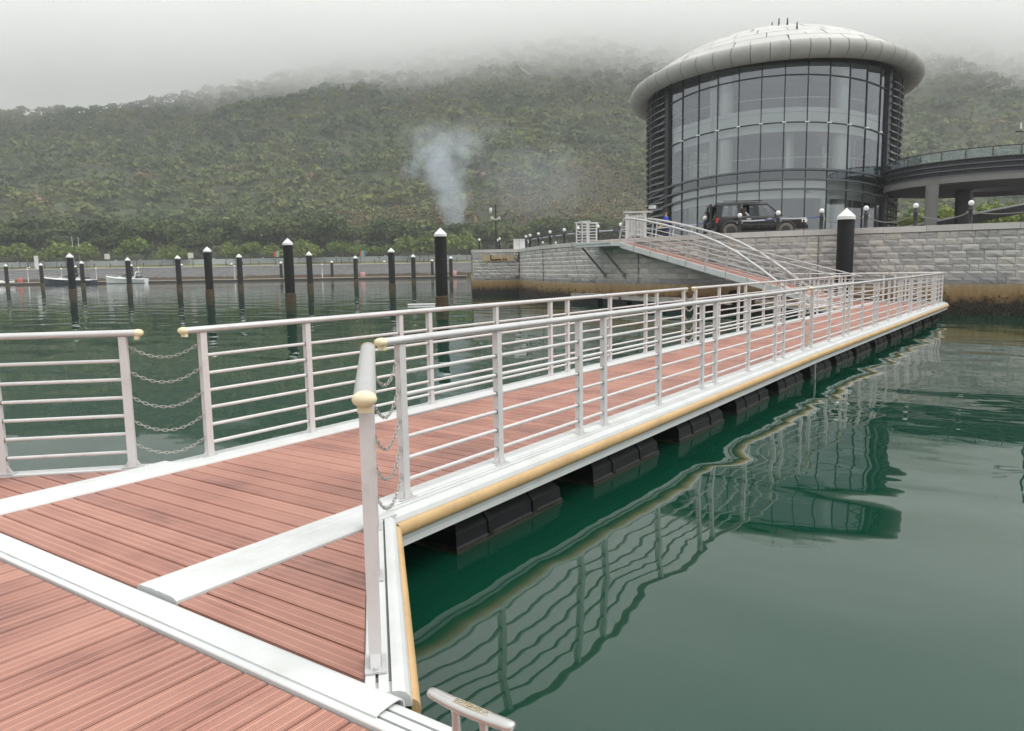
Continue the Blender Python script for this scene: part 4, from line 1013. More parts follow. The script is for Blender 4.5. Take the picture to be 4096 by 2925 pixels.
for i, th in enumerate(MUL):
    w_ = .42 if i in (0, len(MUL) - 1) else .045; dp = .30 if i in (0, len(MUL) - 1) else .09
    mb = MB(); rot = Matrix((( BX * math.cos(R(th)) - BN * math.sin(R(th))), (BN * math.cos(R(th)) + BX * math.sin(R(th))), Vector((0, 0, 1)))).transposed()
    c = cyc(th, BR + .02, 0); mb.box((c.x, c.y, (ZG + 13.95) / 2), (w_, dp, 13.95 - ZG), rot); mb.build('mullion', 'mullion', bl)
for r_ in (4, 5): arcstrip(MUL[0], MUL[-1], BR - .05, BR + .06, ROWS[r_] - .032, ROWS[r_] + .032, zf=drop).build('transom', 'mullion', bl)
for i, th in enumerate(MUL[1:-1]):
    c = cyc(th, BR + .09, ROWS[4] + drop(th)); MB().box((c.x, c.y, c.z), (.22, .22, .07), Matrix.Rotation(BAZ - R(th), 3, 'Z')).build('bracket', 'inner_white', bl)
for r_ in (1, 2, 3): arcstrip(-96, 84, BR + .02, BR + .24, ROWS[r_] - .05, ROWS[r_] + .05, zf=lambda th: drop(th) * .8).build('band_rail', 'band_metal', bl)
# louvred flanks
for th0, th1 in ((-118, MUL[0] - .8), (MUL[-1] + .8, 118)):
    z = ZG + .4; k = 0
    while z < 13.5:
        mb = MB(); vs = []; n = 14
        for q in range(n + 1):
            th = th0 + (th1 - th0) * q / n; vs += [cyc(th, BR + .02, z + .14), cyc(th, BR + .34, z - .05), cyc(th, BR + .34, z - .02), cyc(th, BR + .02, z + .17)]
        fs = []
        for q in range(n): a, b_ = 4 * q, 4 * q + 4; fs += [(a, b_, b_ + 1, a + 1), (a + 1, b_ + 1, b_ + 2, a + 2), (a + 2, b_ + 2, b_ + 3, a + 3), (a + 3, b_ + 3, b_, a)]
        mb.add(vs, fs + [(0, 1, 2, 3), (4 * n, 4 * n + 3, 4 * n + 2, 4 * n + 1)]).build('louvre', 'louvre', bl); z += .43; k += 1
    arcstrip(th0, th1, BR - .12, BR - .02, ZG, 13.9).build('flank_wall', 'dark_glass', bl)
    for q in range(1, 6):
        th = th0 + (th1 - th0) * q / 6; c = cyc(th, BR + .2, 0); MB().cyl((c.x, c.y, ZG), (c.x, c.y, 13.8), .035, 6).build('louvre_post', 'mullion', bl)
# back wall, core, floors, columns
arcstrip(118, 242, BR - .3, BR - .05, ZG, 13.9).build('back_wall', 'curtain_glass', bl)
for z0, z1 in ((7.22, 7.48), (10.86, 11.12)): MB().lathe([(.02, z0), (BR - .42, z0), (BR - .42, z1), (.02, z1)], (0, 0, 0), 48, smooth=False).build('floor_slab', 'inner_white', bl)
arcstrip(-112, 112, BR - .40, BR - .30, 9.95, 11.34, zf=lambda th: drop(th) * .8 if abs(th) < 70 else 0).build('spandrel', 'inner_white', bl)
arcstrip(-112, 112, BR - .44, BR - .22, 11.10, 11.36, zf=lambda th: drop(th) * .8 if abs(th) < 70 else 0).build('spandrel_band', 'globe_white', bl)
arcstrip(-112, 112, BR - .40, BR - .30, 5.99, 7.60, zf=lambda th: drop(th) * .6 if abs(th) < 70 else 0).build('spandrel', 'inner_white', bl)
MB().lathe([(.02, 13.62), (BR - .2, 13.62), (BR - .2, 13.9), (.02, 13.9)], (0, 0, 0), 48, smooth=False).build('ceiling', 'inner_mid', bl)
c = cyc(180, 2.0, 0); MB().lathe([(3.4, ZG), (3.4, 13.6)], c, 28).build('core', 'inner_mid', bl)
for th in (-20.5, 36, -76, 92, 150, 205):
    c = cyc(th, BR - .95, 0); MB().cyl((c.x, c.y, ZG), (c.x, c.y, 13.62), .43, 20, caps=False).build('column', 'inner_white', bl)
c = cyc(-25.2, BR - .35, 0); MB().box((c.x, c.y, 8.6), (.34, .30, 10.2), Matrix.Rotation(BAZ + R(25.2), 3, 'Z')).build('pilaster', 'inner_white', bl)
for z in (8.54, 12.13): MB().tube([cyc(th, BR - 1.3, z) for th in range(-100, 101, 5)], .03, 5).build('handrail', 'globe_white', bl)
for th, z in ((-34, 7.5), (-14, 7.5), (14, 7.5), (24, 11.12), (50, 7.5)):       # curtains and partitions deeper inside
    c = cyc(th, BR - 2.6, 0); MB().box((c.x, c.y, z + 1.4), (1.1, .25, 2.7), Matrix.Rotation(BAZ - R(th), 3, 'Z')).build('partition', 'inner_white' if th in (14, -34) else 'inner_dark', bl)
# rim and dome: their plane leans, higher towards the dock and the ramp
TF, TR = .055, .026
def lean(p): p = Vector(p); return Vector((p.x, p.y, p.z + TF * (p.x * BN.x + p.y * BN.y) + TR * (p.x * BX.x + p.y * BX.y)))
def lean_mb(mb): mb.v = [tuple(lean(v)) for v in mb.v]; return mb
def cyt(th, r_, z): return lean(cyc(th, r_, z))
NR = 54; RC, RZC, RT = 9.08, 13.86, 0.54
rsec = [(RC + RT * 1.0 * math.cos(a), RZC + RT * math.sin(a)) for a in np.linspace(R(118), R(-128), 15)]
for k in range(NR):
    a0, a1 = 360 / NR * k + .12, 360 / NR * (k + 1) - .12; mb = MB(); vs = []
    for th in (a0, (a0 + a1) / 2, a1): vs += [cyt(th, r_, z) for r_, z in rsec]
    q = len(rsec); mb.add(vs, [(i * q + j, (i + 1) * q + j, (i + 1) * q + j + 1, i * q + j + 1) for i in range(2) for j in range(q - 1)], True)
    mb.build('rim_panel', 'ring_concrete', bl)
rs2 = [(RC + (RT - .03) * math.cos(a), RZC + (RT - .03) * math.sin(a)) for a in np.linspace(R(125), R(-135), 12)]
lean_mb(MB().lathe(rs2, (0, 0, 0), 72)).build('rim_core', 'dome_joint', bl)
lean_mb(MB().lathe([(BR - .1, RZC - .10), (BR + .25, RZC - .25), (RC - .30, RZC - .42)], (0, 0, 0), 72)).build('soffit', 'soffit', bl)
lean_mb(MB().lathe([(RC - .30, RZC + .465), (RC - .10, RZC + .545)], (0, 0, 0), 72)).build('gutter', 'dome_joint', bl)
# dome
DB, DZ0, DZ1 = RC - .12, RZC + .50, 17.55; rise = DZ1 - DZ0; SR = (DB * DB + rise * rise) / (2 * rise)
def dz(r_): return DZ1 - SR + math.sqrt(max(0, SR * SR - r_ * r_))
lean_mb(MB().lathe([(max(.001, DB * k / 12), dz(DB * k / 12) - .03) for k in range(13)], (0, 0, 0), 60)).build('dome_deck', 'dome_joint', bl)
rr = random.Random(4); nb = 11
for b_ in range(nb):
    r0, r1 = DB * (1 - b_ / nb), DB * (1 - (b_ + 1) / nb); n = max(5, int(32 * (r0 / DB) ** .8)); off = rr.random() * 360; ang = [off + 360 * k / n + rr.uniform(-3, 3) for k in range(n)]; ang.append(ang[0] + 360)
    for k in range(n):
        a0, a1 = ang[k], ang[k + 1]; st = max(2, int((a1 - a0) / 6)); mb = MB(); vs = []; wob = rr.uniform(-.012, .012)
        for i in range(st + 1):
            a = a0 + (a1 - a0) * i / st; mar = math.degrees(.019 / max(r0, .4)); aa = min(max(a, a0 + mar), a1 - mar)
            for ri in (r0 - .018, (r0 + r1) / 2, max(r1 + .018, .05)): vs.append(cyt(aa + wob * 60 * (r0 - ri), ri, dz(ri) + .02))
        mb.add(vs, [(i * 3 + j, i * 3 + 3 + j, i * 3 + 4 + j, i * 3 + 1 + j) for i in range(st) for j in range(2)], True); mb.build('roof_panel', 'dome_panel', bl)
for k, (th, r_) in enumerate(((12, 7.2), (10, 5.6), (7, 4.0), (2, 2.2), (-20, .9), (190, 1.2), (185, 2.6))):
    c = cyt(th, r_, dz(r_)); MB().cyl(c, c + Vector((0, 0, .42)), .055, 6, .03).build('roof_anchor', 'black_iron', bl)

# ------------------------------------------------------------------ round ramp at the right
simple('viaduct_band', (0.19, 0.19, 0.185), 0.7, var=0.2, scale=0.6)
simple('viaduct_dark', (0.022, 0.024, 0.028), 0.5, var=0.2)
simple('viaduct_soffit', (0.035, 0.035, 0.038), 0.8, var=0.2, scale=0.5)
simple('column_grey', (0.15, 0.15, 0.147), 0.8, var=0.15, scale=0.8)
vc = at_d(3995, 700, 46.4); VRAD = 6.15
rp_ = thing('round_ramp', 'raised round ramp with glass parapet and dark fascia on round columns', 'ramp', (vc.x, vc.y, 0))
def vring(r0, r1, z0, z1, name, mat, n=64): MB().lathe([(r0, z0), (r1, z0), (r1, z1), (r0, z1), (r0, z0)], (0, 0, 0), n, smooth=False).build(name, mat, rp_)
vring(VRAD - .07, VRAD - .02, 6.24, 6.60, 'edge_band', 'viaduct_band')
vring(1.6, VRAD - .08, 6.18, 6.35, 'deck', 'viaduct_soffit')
vring(VRAD - .30, VRAD - .14, 6.60, 7.46, 'fascia', 'viaduct_dark')
for z in (6.62, 6.90, 7.18, 7.45): vring(VRAD - .14, VRAD + .03, z - .022, z + .022, 'fascia_rail', 'band_metal')
for k in range(30):
    t0, t1 = 2 * math.pi * k / 30 + .012, 2 * math.pi * (k + 1) / 30 - .012; vs = [Vector((VRAD * math.cos(t) - .2 * math.cos(t), VRAD * math.sin(t) - .2 * math.sin(t), z)) for t in (t0, (t0 + t1) / 2, t1) for z in (7.47, 7.96)]
    MB().add(vs, [(0, 2, 3, 1), (2, 4, 5, 3)]).build('glass_panel', 'balustrade_glass', rp_, fix=False)
    MB().cyl(((VRAD - .12) * math.cos(t0 - .012), (VRAD - .12) * math.sin(t0 - .012), 6.62), ((VRAD - .12) * math.cos(t0 - .012), (VRAD - .12) * math.sin(t0 - .012), 7.98), .022, 6).build('baluster', 'mullion', rp_)
MB().tube([((VRAD - .2) * math.cos(2 * math.pi * k / 60), (VRAD - .2) * math.sin(2 * math.pi * k / 60), 7.98) for k in range(60)], .03, 6, closed=True).build('handrail', 'mullion', rp_)
for px, d, r_, mt in ((3724, 42.8, .31, 'column_grey'), (3852, 46.5, .44, 'viaduct_dark'), (4230, 43, .35, 'column_grey')):  # second column: shade under the deck is put into its dark colour
    q = at_d(px, 850, d); MB().cyl((q.x - vc.x, q.y - vc.y, ZG), (q.x - vc.x, q.y - vc.y, 6.15), r_, 18, r_ * 1.06).build('column', mt, rp_)
# descending flight under the ring
a_, b_ = at_d(3560, 920, 52), at_d(4330, 770, 52); dv = (b_ - a_)
mb = MB(); sd = Vector((-dv.y, dv.x, 0)).normalized()
for s0, z_ in ((0, 0),): mb.add([a_ - sd * 1.4, b_ - sd * 1.4, b_ + sd * 1.4, a_ + sd * 1.4, a_ - sd * 1.4 - Vector((0, 0, .55)), b_ - sd * 1.4 - Vector((0, 0, .55)), b_ + sd * 1.4 - Vector((0, 0, .55)), a_ + sd * 1.4 - Vector((0, 0, .55))], [(0, 1, 2, 3), (4, 7, 6, 5), (0, 4, 5, 1), (1, 5, 6, 2), (2, 6, 7, 3), (3, 7, 4, 0)])
mb.v = [(x - vc.x, y - vc.y, z) for x, y, z in mb.v]; mb.build('lower_flight', 'viaduct_dark', rp_)
# link bridge to the building
la = cyc(62, BR, 0) + BC; lb = vc + (BC - vc).normalized() * (VRAD - .3); lb.z = 0; dl = (lb - la); rzl = math.atan2(dl.y, dl.x); mid = (la + lb) / 2 - Vector((vc.x, vc.y, 0))
for z, h, w_, nm_, mt in ((6.45, .34, 2.2, 'link_beam', 'viaduct_band'), (7.05, .85, 2.0, 'link_wall', 'dark_glass'), (7.72, .46, 2.04, 'link_glass', 'balustrade_glass')): MB().box((mid.x, mid.y, z), (dl.length + .6, w_, h), Matrix.Rotation(rzl, 3, 'Z')).build(nm_, mt, rp_)
q = cyc(61.5, BR + .25, 0) + BC - Vector((vc.x, vc.y, 0)); MB().box((q.x, q.y, 7.2), (.3, .3, 1.3), Matrix.Rotation(rzl, 3, 'Z')).build('link_pier', 'viaduct_band', rp_)
# ------------------------------------------------------------------ gangway from the quay to the dock
G0, G1 = Vector((35.05, 17.83, 3.20)), Vector((30.15, 6.70, .60))      # near lower edge, top end and foot
gd = (G1 - G0); gl = Vector((gd.x, gd.y, 0)).length; gdir = Vector((gd.x, gd.y, 0)).normalized(); gsl = gd.z / gl
GW = 1.35; gside = Vector((gdir.y, -gdir.x, 0))
if gside.dot(Vector((33, 12, 0))) < 0: gside = -gside                       # away from the camera
gw = thing('gangway', 'white arched aluminium gangway sloping from the quay down to the dock', 'gangway', G0)
def gp(s, w_, h): return gdir * s + gside * w_ + Vector((0, 0, gsl * s)) + Vector((-gdir.x * gsl, -gdir.y * gsl, 1)).normalized() * h
arch = lambda t: np.interp(t, [0, .04, .12, .25, .42, .52, .62, .72, .82, .90], [1.18, 1.30, 1.36, 1.38, 1.33, 1.20, .95, .58, .16, -.05])
nb_ = int(gl / .15)
for k in range(nb_):
    s = (k + .5) * gl / nb_; c = gp(s, GW / 2, .0); o = link('board', board_mesh(GW - .2) if k == 0 else _gb, None, gw); _gb = o.data; o.location = c
    o.rotation_euler = Matrix((gside, (Vector((gdir.x, gdir.y, gsl))).normalized(), gside.cross(Vector((gdir.x, gdir.y, gsl)).normalized()))).transposed().to_euler()
for w_, sg in ((0.0, -1), (GW, 1)):
    # side beam
    mb = MB(); vs = []
    for s in (0, gl):
        for a, h in ((0, -.22), (.10 * -sg, -.22), (.10 * -sg, .03), (0, .03)): vs.append(gp(s, w_ + a, h))
    mb.add(vs, [(0, 4, 5, 1), (1, 5, 6, 2), (2, 6, 7, 3), (3, 7, 4, 0), (0, 1, 2, 3), (4, 7, 6, 5)]); mb.build('side_beam', 'white_paint', gw)
    pts = [gp(0.02, w_, -.15), gp(.0, w_, .5), gp(.06, w_, 1.05), gp(.18, w_, 1.24)] + [gp(gl * t, w_, float(arch(t))) for t in np.linspace(.035, .89, 26)]
    MB().tube(pts, .052, 8).build('arch_chord', 'rail_alu', gw)
    for k in range(1, 9):
        s = gl * (k * .098 - .01); h = float(arch(s / gl))
        if h > .12: MB().cyl(gp(s + .05, w_, -.16), gp(s - .05, w_, h), .036, 7).build('truss_post', 'rail_alu', gw)
    for h in (.18, .40, .62, .84):
        tm = max(t for t in np.linspace(0, .9, 60) if arch(t) > h); MB().cyl(gp(.15, w_, h), gp(gl * tm, w_, h), .018, 6).build('rail', 'rail_alu', gw)
    # straight handrail carried on to the foot
    MB().cyl(gp(gl * .40, w_ + .08 * -sg, 1.02), gp(gl * 1.02, w_ + .08 * -sg, 1.00), .024, 7).build('handrail', 'rail_alu', gw)
    for t in (.80, .88, .96): MB().cyl(gp(gl * t, w_, -.02), gp(gl * (t + .03), w_ + .08 * -sg, 1.0), .020, 6).build('handrail_strut', 'rail_alu', gw)
MB().tube([gp(gl * t, GW / 2, -.20 - .25 * math.sin(math.pi * min(1, max(0, (t - .02) / .2)))) for t in np.linspace(.02, .22, 9)], .05, 6).build('hinge_cable', 'slot_dark', gw)
MB().cyl(gp(gl * .985, .1, -.24), gp(gl * .985, GW - .1, -.24), .10, 12).build('roller', 'black_float', gw)
# railed landing bracketed off the wall at the gangway's head
bq = min(range(0, 3000), key=lambda i: (WPath.at(WPath.L * i / 3000)[0] - Vector((36.75, 19.0))).length); P_, T_, N_ = WPath.at(WPath.L * bq / 3000)
ld = thing('gangway_landing', 'small railed white landing bracketed off the granite wall at the gangway head', 'platform', (P_.x, P_.y, 0), math.atan2(T_.y, T_.x))
LZ = 3.30                                    # local x along the wall (+ towards the white cabinet), y out over the water
MB().b2(-1.9, 1.35, .03, 1.45, LZ - .24, LZ - .10).build('edge_beam', 'white_paint', ld); MB().b2(-1.9, 1.38, .03, 1.50, LZ - .10, LZ).build('deck_frame', 'white_paint', ld)
for k in range(9): o = link('board', board_mesh(1.3) if k == 0 else _lb, None, ld); _lb = o.data; o.location = (-1.75 + k * .152, .75, LZ + .024); o.rotation_euler = (0, 0, math.pi / 2)
simple('brace_steel', (0.20, 0.195, 0.19), 0.6, metal=0.3, var=0.3)
for x in (1.0, -.75):
    mb = MB().cyl((x, 1.25, LZ - .26), (x - .35, .08, 1.62), .055, 6); mb.build('brace', 'brace_steel', ld); MB().box((x - .35, .07, 1.58), (.22, .06, .22)).build('brace_foot', 'brace_steel', ld)
for x in (.12, .75, 1.30): MB().box((x, 1.42, LZ + .53), (.055, .055, 1.04)).build('post', 'rail_paint', ld)
for y in (.15, .75): MB().box((1.30, y, LZ + .53), (.055, .055, 1.04)).build('post', 'rail_paint', ld)
for z in (.14, .29, .44, .59, .74, .89):
    MB().cyl((.05, 1.42, LZ + z), (1.36, 1.42, LZ + z), .018, 6).build('rail', 'rail_paint', ld); MB().cyl((1.30, .1, LZ + z + .02), (1.30, 1.46, LZ + z + .02), .018, 6).build('rail', 'rail_paint', ld)
MB().cyl((.0, 1.42, LZ + 1.07), (1.42, 1.42, LZ + 1.07), .035, 8).build('top_rail', 'rail_paint', ld); MB().cyl((1.30, .05, LZ + 1.065), (1.30, 1.46, LZ + 1.065), .03, 8).build('top_rail', 'rail_paint', ld)
# white picket gate and fence screens behind the gangway head
gt = thing('picket_gate', 'white picket gate standing open behind the gangway head', 'gate', (P_.x - N_.x * .3, P_.y - N_.y * .3, ZW), math.atan2(T_.y, T_.x))
for x in (-.85, -2.35): MB().box((x, 0, .62), (.12, .12, 1.24)).build('gate_post', 'rail_paint', gt)
for k in range(11): MB().box((-.98 - k * .125, 0, .62), (.05, .03, 1.08)).build('picket', 'rail_paint', gt)
for z in (.18, 1.05): MB().box((-1.6, .02, z), (1.45, .035, .06)).build('cross_bar', 'rail_paint', gt)
MB().box((-1.75, 0, 1.30), (2.3, .10, .09), Matrix.Rotation(R(-3), 3, 'Y')).build('boom', 'rail_paint', gt); MB().box((-2.95, 0, 1.45), (.34, .2, .16)).build('boom_head', 'rail_alu', gt)

# ------------------------------------------------------------------ landing deck at the dock end
lp_ = thing('landing_deck', 'triangular red planked landing deck with yellow fender at the gangway foot', 'deck', (0, 0, 0))
LA, LB_, LC = Vector((28.75, 5.92)), Vector((33.05, 10.3)), Vector((33.05, 5.62))
def edge_v(u): return 5.92 + (u - 28.75) * (10.3 - 5.92) / (33.05 - 28.75)
u = 28.95
while u < 32.9:
    lo_ = max(0, 0); cut_board(lp_, u, u + BW, lambda q: w2(q, 5.98).y + .0, lambda q: edge_v(q) - .12, DECK); u += BW + BG
MB().sweep(edge_sec(-1), [(28.75, 5.80, DECK), (33.05, 10.18, DECK)]).build('edge_profile', 'white_paint', lp_)
MB().sweep(fender_sec(-1), [(28.75, 5.80, DECK), (33.05, 10.18, DECK)], smooth=True).build('fender', 'yellow_fender', lp_); MB().sweep(low_sec(-1), [(28.75, 5.80, DECK), (33.05, 10.18, DECK)]).build('lower_profile', 'white_paint', lp_)
MB().b2(32.95, 33.10, 3.2, 10.2, DECK - .22, DECK + .016).build('edge_strip', 'white_paint', lp_)
for (cx_, cy_) in ((30.4, 6.6), (31.6, 7.7), (32.3, 9.0)):
    o = link('float', FLOAT, None, lp_); o.location = (cx_, cy_, 0); o.rotation_euler = (0, 0, R(45)); o.scale = (.95, .55, 1)
# ------------------------------------------------------------------ old float platform along the curved wall
simple('old_timber', (0.42, 0.40, 0.37), 0.9, var=0.3, scale=3)
op = thing('old_float', 'old weathered float platform with pale planks and black drums along the wall', 'float platform', (38.2, 22.5, 0), math.atan2(12.9 - 22.5, 32.1 - 38.2))
Lg = math.hypot(38.2 - 31.2, 22.5 - 11.5)
MB().b2(0, Lg, 0, .10, .36, .52).build('front_beam', 'old_timber', op)
MB().b2(0, Lg, .85, .95, .36, .52).build('back_beam', 'old_timber', op)
for k in range(16):
    if k in (2, 3, 9): continue
    MB().box((.3 + k * .8, .47, .535), (.34 if k % 3 else .5, 1.0, .03), Matrix.Rotation(random.uniform(-.2, .2), 3, 'Z')).build('plank', 'old_timber', op)
for x0, x1 in ((.6, 2.9), (3.5, 5.9), (6.4, 8.9), (9.4, 12.0)): MB().b2(x0, x1, .12, .84, -.3, .355).build('drum', 'black_float', op)
MB().b2(5.3, 5.6, -.01, .03, .37, .51).build('rust_plate', 'rust', op)
for k in range(5): MB().cyl((1.2 + k * .5, .3 + .1 * (k % 3), .56), (2.6 + k * .35, .2 + .12 * (k % 2), .57), .018, 5).build('loose_pole', 'rail_paint', op)
# black car tyre fender hung under the gangway landing
ty = at_z(3045, 1180, .62); o = MB().tube([(0, .26 * math.cos(a), .26 * math.sin(a)) for a in np.linspace(0, 2 * math.pi, 15)[:-1]], .09, 8, closed=True).build('tyre_fender', 'black_float', None, (33.3, 11.3, .62)); o.rotation_euler = (0, R(20), YAW); tag(o, 'black tyre hung as a fender between the gangway and the quay wall', 'tyre')
# ------------------------------------------------------------------ mooring piles
simple('pile_black', (0.0065, 0.0062, 0.0072), 0.7, spec=0.12, var=0.35, scale=2.0, bump=0.06, bscale=18)
simple('pile_cap', (0.78, 0.77, 0.76), 0.45, var=0.05)
simple('pile_crust', (0.075, 0.048, 0.024), 0.9, var=0.9, scale=14, bump=0.8, bscale=30)
simple('mark_white', (0.7, 0.7, 0.7), 0.6)
def pile_proto():
    t = thing('mooring_pile', 'x', 'pile')
    MB().lathe([(.325, -1.5), (.325, 3.82), (.001, 3.83)], (0, 0, 0), 24).build('shaft', 'pile_black', t)
    MB().lathe([(.325, 3.78), (.350, 3.78), (.350, 3.90), (.34, 3.92), (.001, 4.25)], (0, 0, 0), 24, smooth=False).build('cap', 'pile_cap', t)
    r = random.Random(5); mb = MB(); n = 22; vs = []
    for j, z in enumerate((-.6, 0, .12, .26, .40, .52, .60)):
        for k in range(n): rr_ = .335 + (r.uniform(.005, .05) if 0 < j < 6 else -.012); vs.append((rr_ * math.cos(2 * math.pi * k / n), rr_ * math.sin(2 * math.pi * k / n), z + (r.uniform(-.04, .06) if j > 3 else 0)))
    mb.add(vs, [(j * n + k, j * n + (k + 1) % n, (j + 1) * n + (k + 1) % n, (j + 1) * n + k) for j in range(6) for k in range(n)]); mb.build('barnacle_crust', 'pile_crust', t)
    return t
pproto = pile_proto()
def place_pile(i, x, y, label, group='white capped black mooring piles', sc_=1.0):
    o = pproto if i == 0 else copy_tree(pproto); o.location = (x, y, 0); o.scale = (1, 1, sc_); o['label'] = label; o['group'] = group; o.rotation_euler = (0, 0, random.uniform(0, 6)); return o
place_pile(0, 33.78, 6.95, 'black pile with white cone cap rising at the dock end by the gangway foot')
S1 = 1.6243
_z = lambda x, a, w_, dk, lab: (x / S1, 800 + a / S1, 800 + w_ / S1, dk, lab)
PIL = [(1765, 918, 1225, 0, 'thick black pile with white cone cap and a white pole floating at its foot'), _z(1878, 257, 660, 0, 'thick black pile with white cone cap standing alone in open water'), _z(1355, 310, 625, 0, 'black pile with white cone cap next to the lone thick pile, towards the boats'), _z(462, 340, 603, 0, 'black pile with white cone cap standing in front of the navy motorboat'),
       (1567, 998, 1160, 0, 'mid sized black pile with white cone cap, next to the one with the floating pole'), _z(2012, 342, 577, 0, 0), _z(1558, 353, 575, 0, 0), _z(1160, 360, 576, 0, 0), _z(835, 372, 572, 0, 'black pile with white cone cap in front of the white motorboat'), _z(533, 380, 545, 0, 'slim black pile with white cone cap at the stern of the navy motorboat'), _z(268, 388, 535, 0, 'black pile with white cone cap at the bow of the navy motorboat'), _z(40, 392, 535, 0, 0),
       (1423, 1029, 1137, 0, 0), (1654, 1026, 1137, 0, 0), (1804, 1034, 1126, 0, 'slim black pile with white cone cap just behind the pile with the floating pole'),
       _z(188, 410, 507, 1, 0), _z(492, 406, 505, 1, 0), _z(855, 402, 503, 1, 0), _z(1181, 402, 500, 1, 0), _z(1506, 400, 498, 1, 0), _z(1826, 396, 500, 1, 0), _z(2157, 396, 500, 1, 0), (1538, 1043, 1103, 1, 0), (1729, 1040, 1103, 1, 0)]
for i, (px, ya, yw, dk, lab) in enumerate(PIL):
    d = (3.74 if dk else 4.24) * FOC / (yw - ya) * .985
    q = at_d(px, (ya + yw) / 2, d)
    place_pile(i + 1, q.x, q.y, lab or ('far black pile with white cone cap on the long floating dock' if dk else 'black pile with white cone cap in the open water row'), 'piles of the far floating dock' if dk else 'white capped black mooring piles')
q = at_d(1690, 1219, 44.5)
pb = thing('floating_pole', 'white pole floating on the water against the thick black pile', 'pole', (q.x, q.y, .03), YAW - math.pi / 2 + .05)
MB().cyl((-.85, 0, 0), (.75, 0, .0), .055, 8).build('pole', 'pile_cap', pb); MB().cyl((.75, 0, 0), (.95, 0, .01), .075, 8).build('grip', 'pile_cap', pb)

# ------------------------------------------------------------------ far wall and floating dock
LEFT, RIGHT = -330, 40
fwl = thing('far_sea_wall', 'long pale stone sea wall across the bay behind the boats', 'wall', lvl(FARD, 0), YAW)
def mat_far_wall():
    m, n, L, b = _mat('far_wall_stone')
    g = n.new('ShaderNodeTexCoord'); s = n.new('ShaderNodeSeparateXYZ'); L.new(g.outputs['Object'], s.inputs[0])
    cb = n.new('ShaderNodeCombineXYZ'); L.new(s.outputs['Y'], cb.inputs[0]); L.new(s.outputs['Z'], cb.inputs[1])
    br = n.new('ShaderNodeTexBrick'); br.inputs['Scale'].default_value = 1.0; br.inputs['Brick Width'].default_value = .9; br.inputs['Row Height'].default_value = .36; br.inputs['Mortar Size'].default_value = .03
    br.inputs['Color1'].default_value = (0.34, 0.325, 0.33, 1); br.inputs['Color2'].default_value = (0.43, 0.41, 0.41, 1); br.inputs['Mortar'].default_value = (0.2, 0.19, 0.19, 1); L.new(cb.outputs[0], br.inputs['Vector'])
    nz = n.new('ShaderNodeTexNoise'); nz.inputs['Scale'].default_value = .6; nz.inputs['Detail'].default_value = 6; L.new(g.outputs['Object'], nz.inputs['Vector'])
    z = _math(n, L, 'ADD', s.outputs['Z'], _math(n, L, 'MULTIPLY', _math(n, L, 'SUBTRACT', nz.outputs[0], .5), .9))
    mx_ = n.new('ShaderNodeMix'); mx_.data_type = 'RGBA'; L.new(_rng(n, L, z, 1.25, .9), mx_.inputs[0]); L.new(br.outputs[0], mx_.inputs[6]); mx_.inputs[7].default_value = (0.17, 0.115, 0.07, 1)
    L.new(mx_.outputs[2], b.inputs['Base Color']); b.inputs['Roughness'].default_value = .9
mat_far_wall()
MB().b2(0, 1.2, -RIGHT - 20, -LEFT, -1.5, 3.28).build('stone_face', 'far_wall_stone', fwl); MB().b2(-.08, 1.3, -RIGHT - 20, -LEFT, 3.28, 3.52).build('coping', 'cap_stone', fwl)
simple('dock_timber', (0.50, 0.42, 0.33), 0.8, var=0.2, scale=0.8)
simple('dock_dark', (0.055, 0.040, 0.035), 0.8, var=0.4, scale=0.4)
FD = 166.0
fd = thing('far_floating_dock', 'long low floating dock with tan deck edge in front of the far wall', 'dock', lvl(FD, 0), YAW)
MB().b2(0, 2.4, 9.5, 150, .38, .52).build('deck', 'dock_timber', fd); MB().b2(.12, 2.3, 9.5, 150, -.3, .38).build('float_body', 'dock_dark', fd)
# pale dock pedestals, wall posts, signs
simple('pale_post', (0.60, 0.60, 0.60), 0.6)
pr_ = thing('dock_pedestal', 'x', 'pedestal'); MB().lathe([(.11, 0), (.11, .06), (.075, .10), (.07, 2.55), (.10, 2.6)], (0, 0, 0), 8).build('post', 'pale_post', pr_); MB().ball((0, 0, 2.78), .20, 10, 7).build('globe', 'globe_white', pr_)
for i, zx in enumerate((178, 397, 623, 900, 1523, 2093, 2545)):
    q = at_d(zx / S1, 1080, FD + 1.6); o = pr_ if i == 0 else copy_tree(pr_); o.location = (q.x, q.y, .52); o['label'] = 'pale lamp pedestal with white globe on the far floating dock'; o['group'] = 'lamp pedestals on the far dock'
pr_ = thing('wall_post', 'x', 'post'); MB().lathe([(.09, 0), (.08, .9), (.11, .95), (.02, 1.05)], (0, 0, 0), 7, smooth=False).build('post', 'black_iron', pr_)
for i in range(30):
    q = at_d(-20 + i * 66, 1050, FARD + .5); o = pr_ if i == 0 else copy_tree(pr_); o.location = (q.x, q.y, 3.52); o['label'] = 'short dark fence post on top of the far sea wall'; o['group'] = 'posts along the far sea wall'
simple('hoarding', (0.52, 0.56, 0.60), 0.6, var=0.12, scale=0.3)
hd = thing('site_hoarding', 'low pale blue grey boundary wall behind the far bushes', 'wall', lvl(FARD + 10.5, 0), YAW)
y0 = -18
for k in range(24):
    MB().b2(0, .2, y0 + k * 6.2 + .25, y0 + k * 6.2 + 6.0, 3.9, 5.35).build('panel', 'hoarding', hd); MB().b2(-.1, .3, y0 + k * 6.2 - .25, y0 + k * 6.2 + .25, 3.9, 5.6).build('pier', 'hoarding', hd)
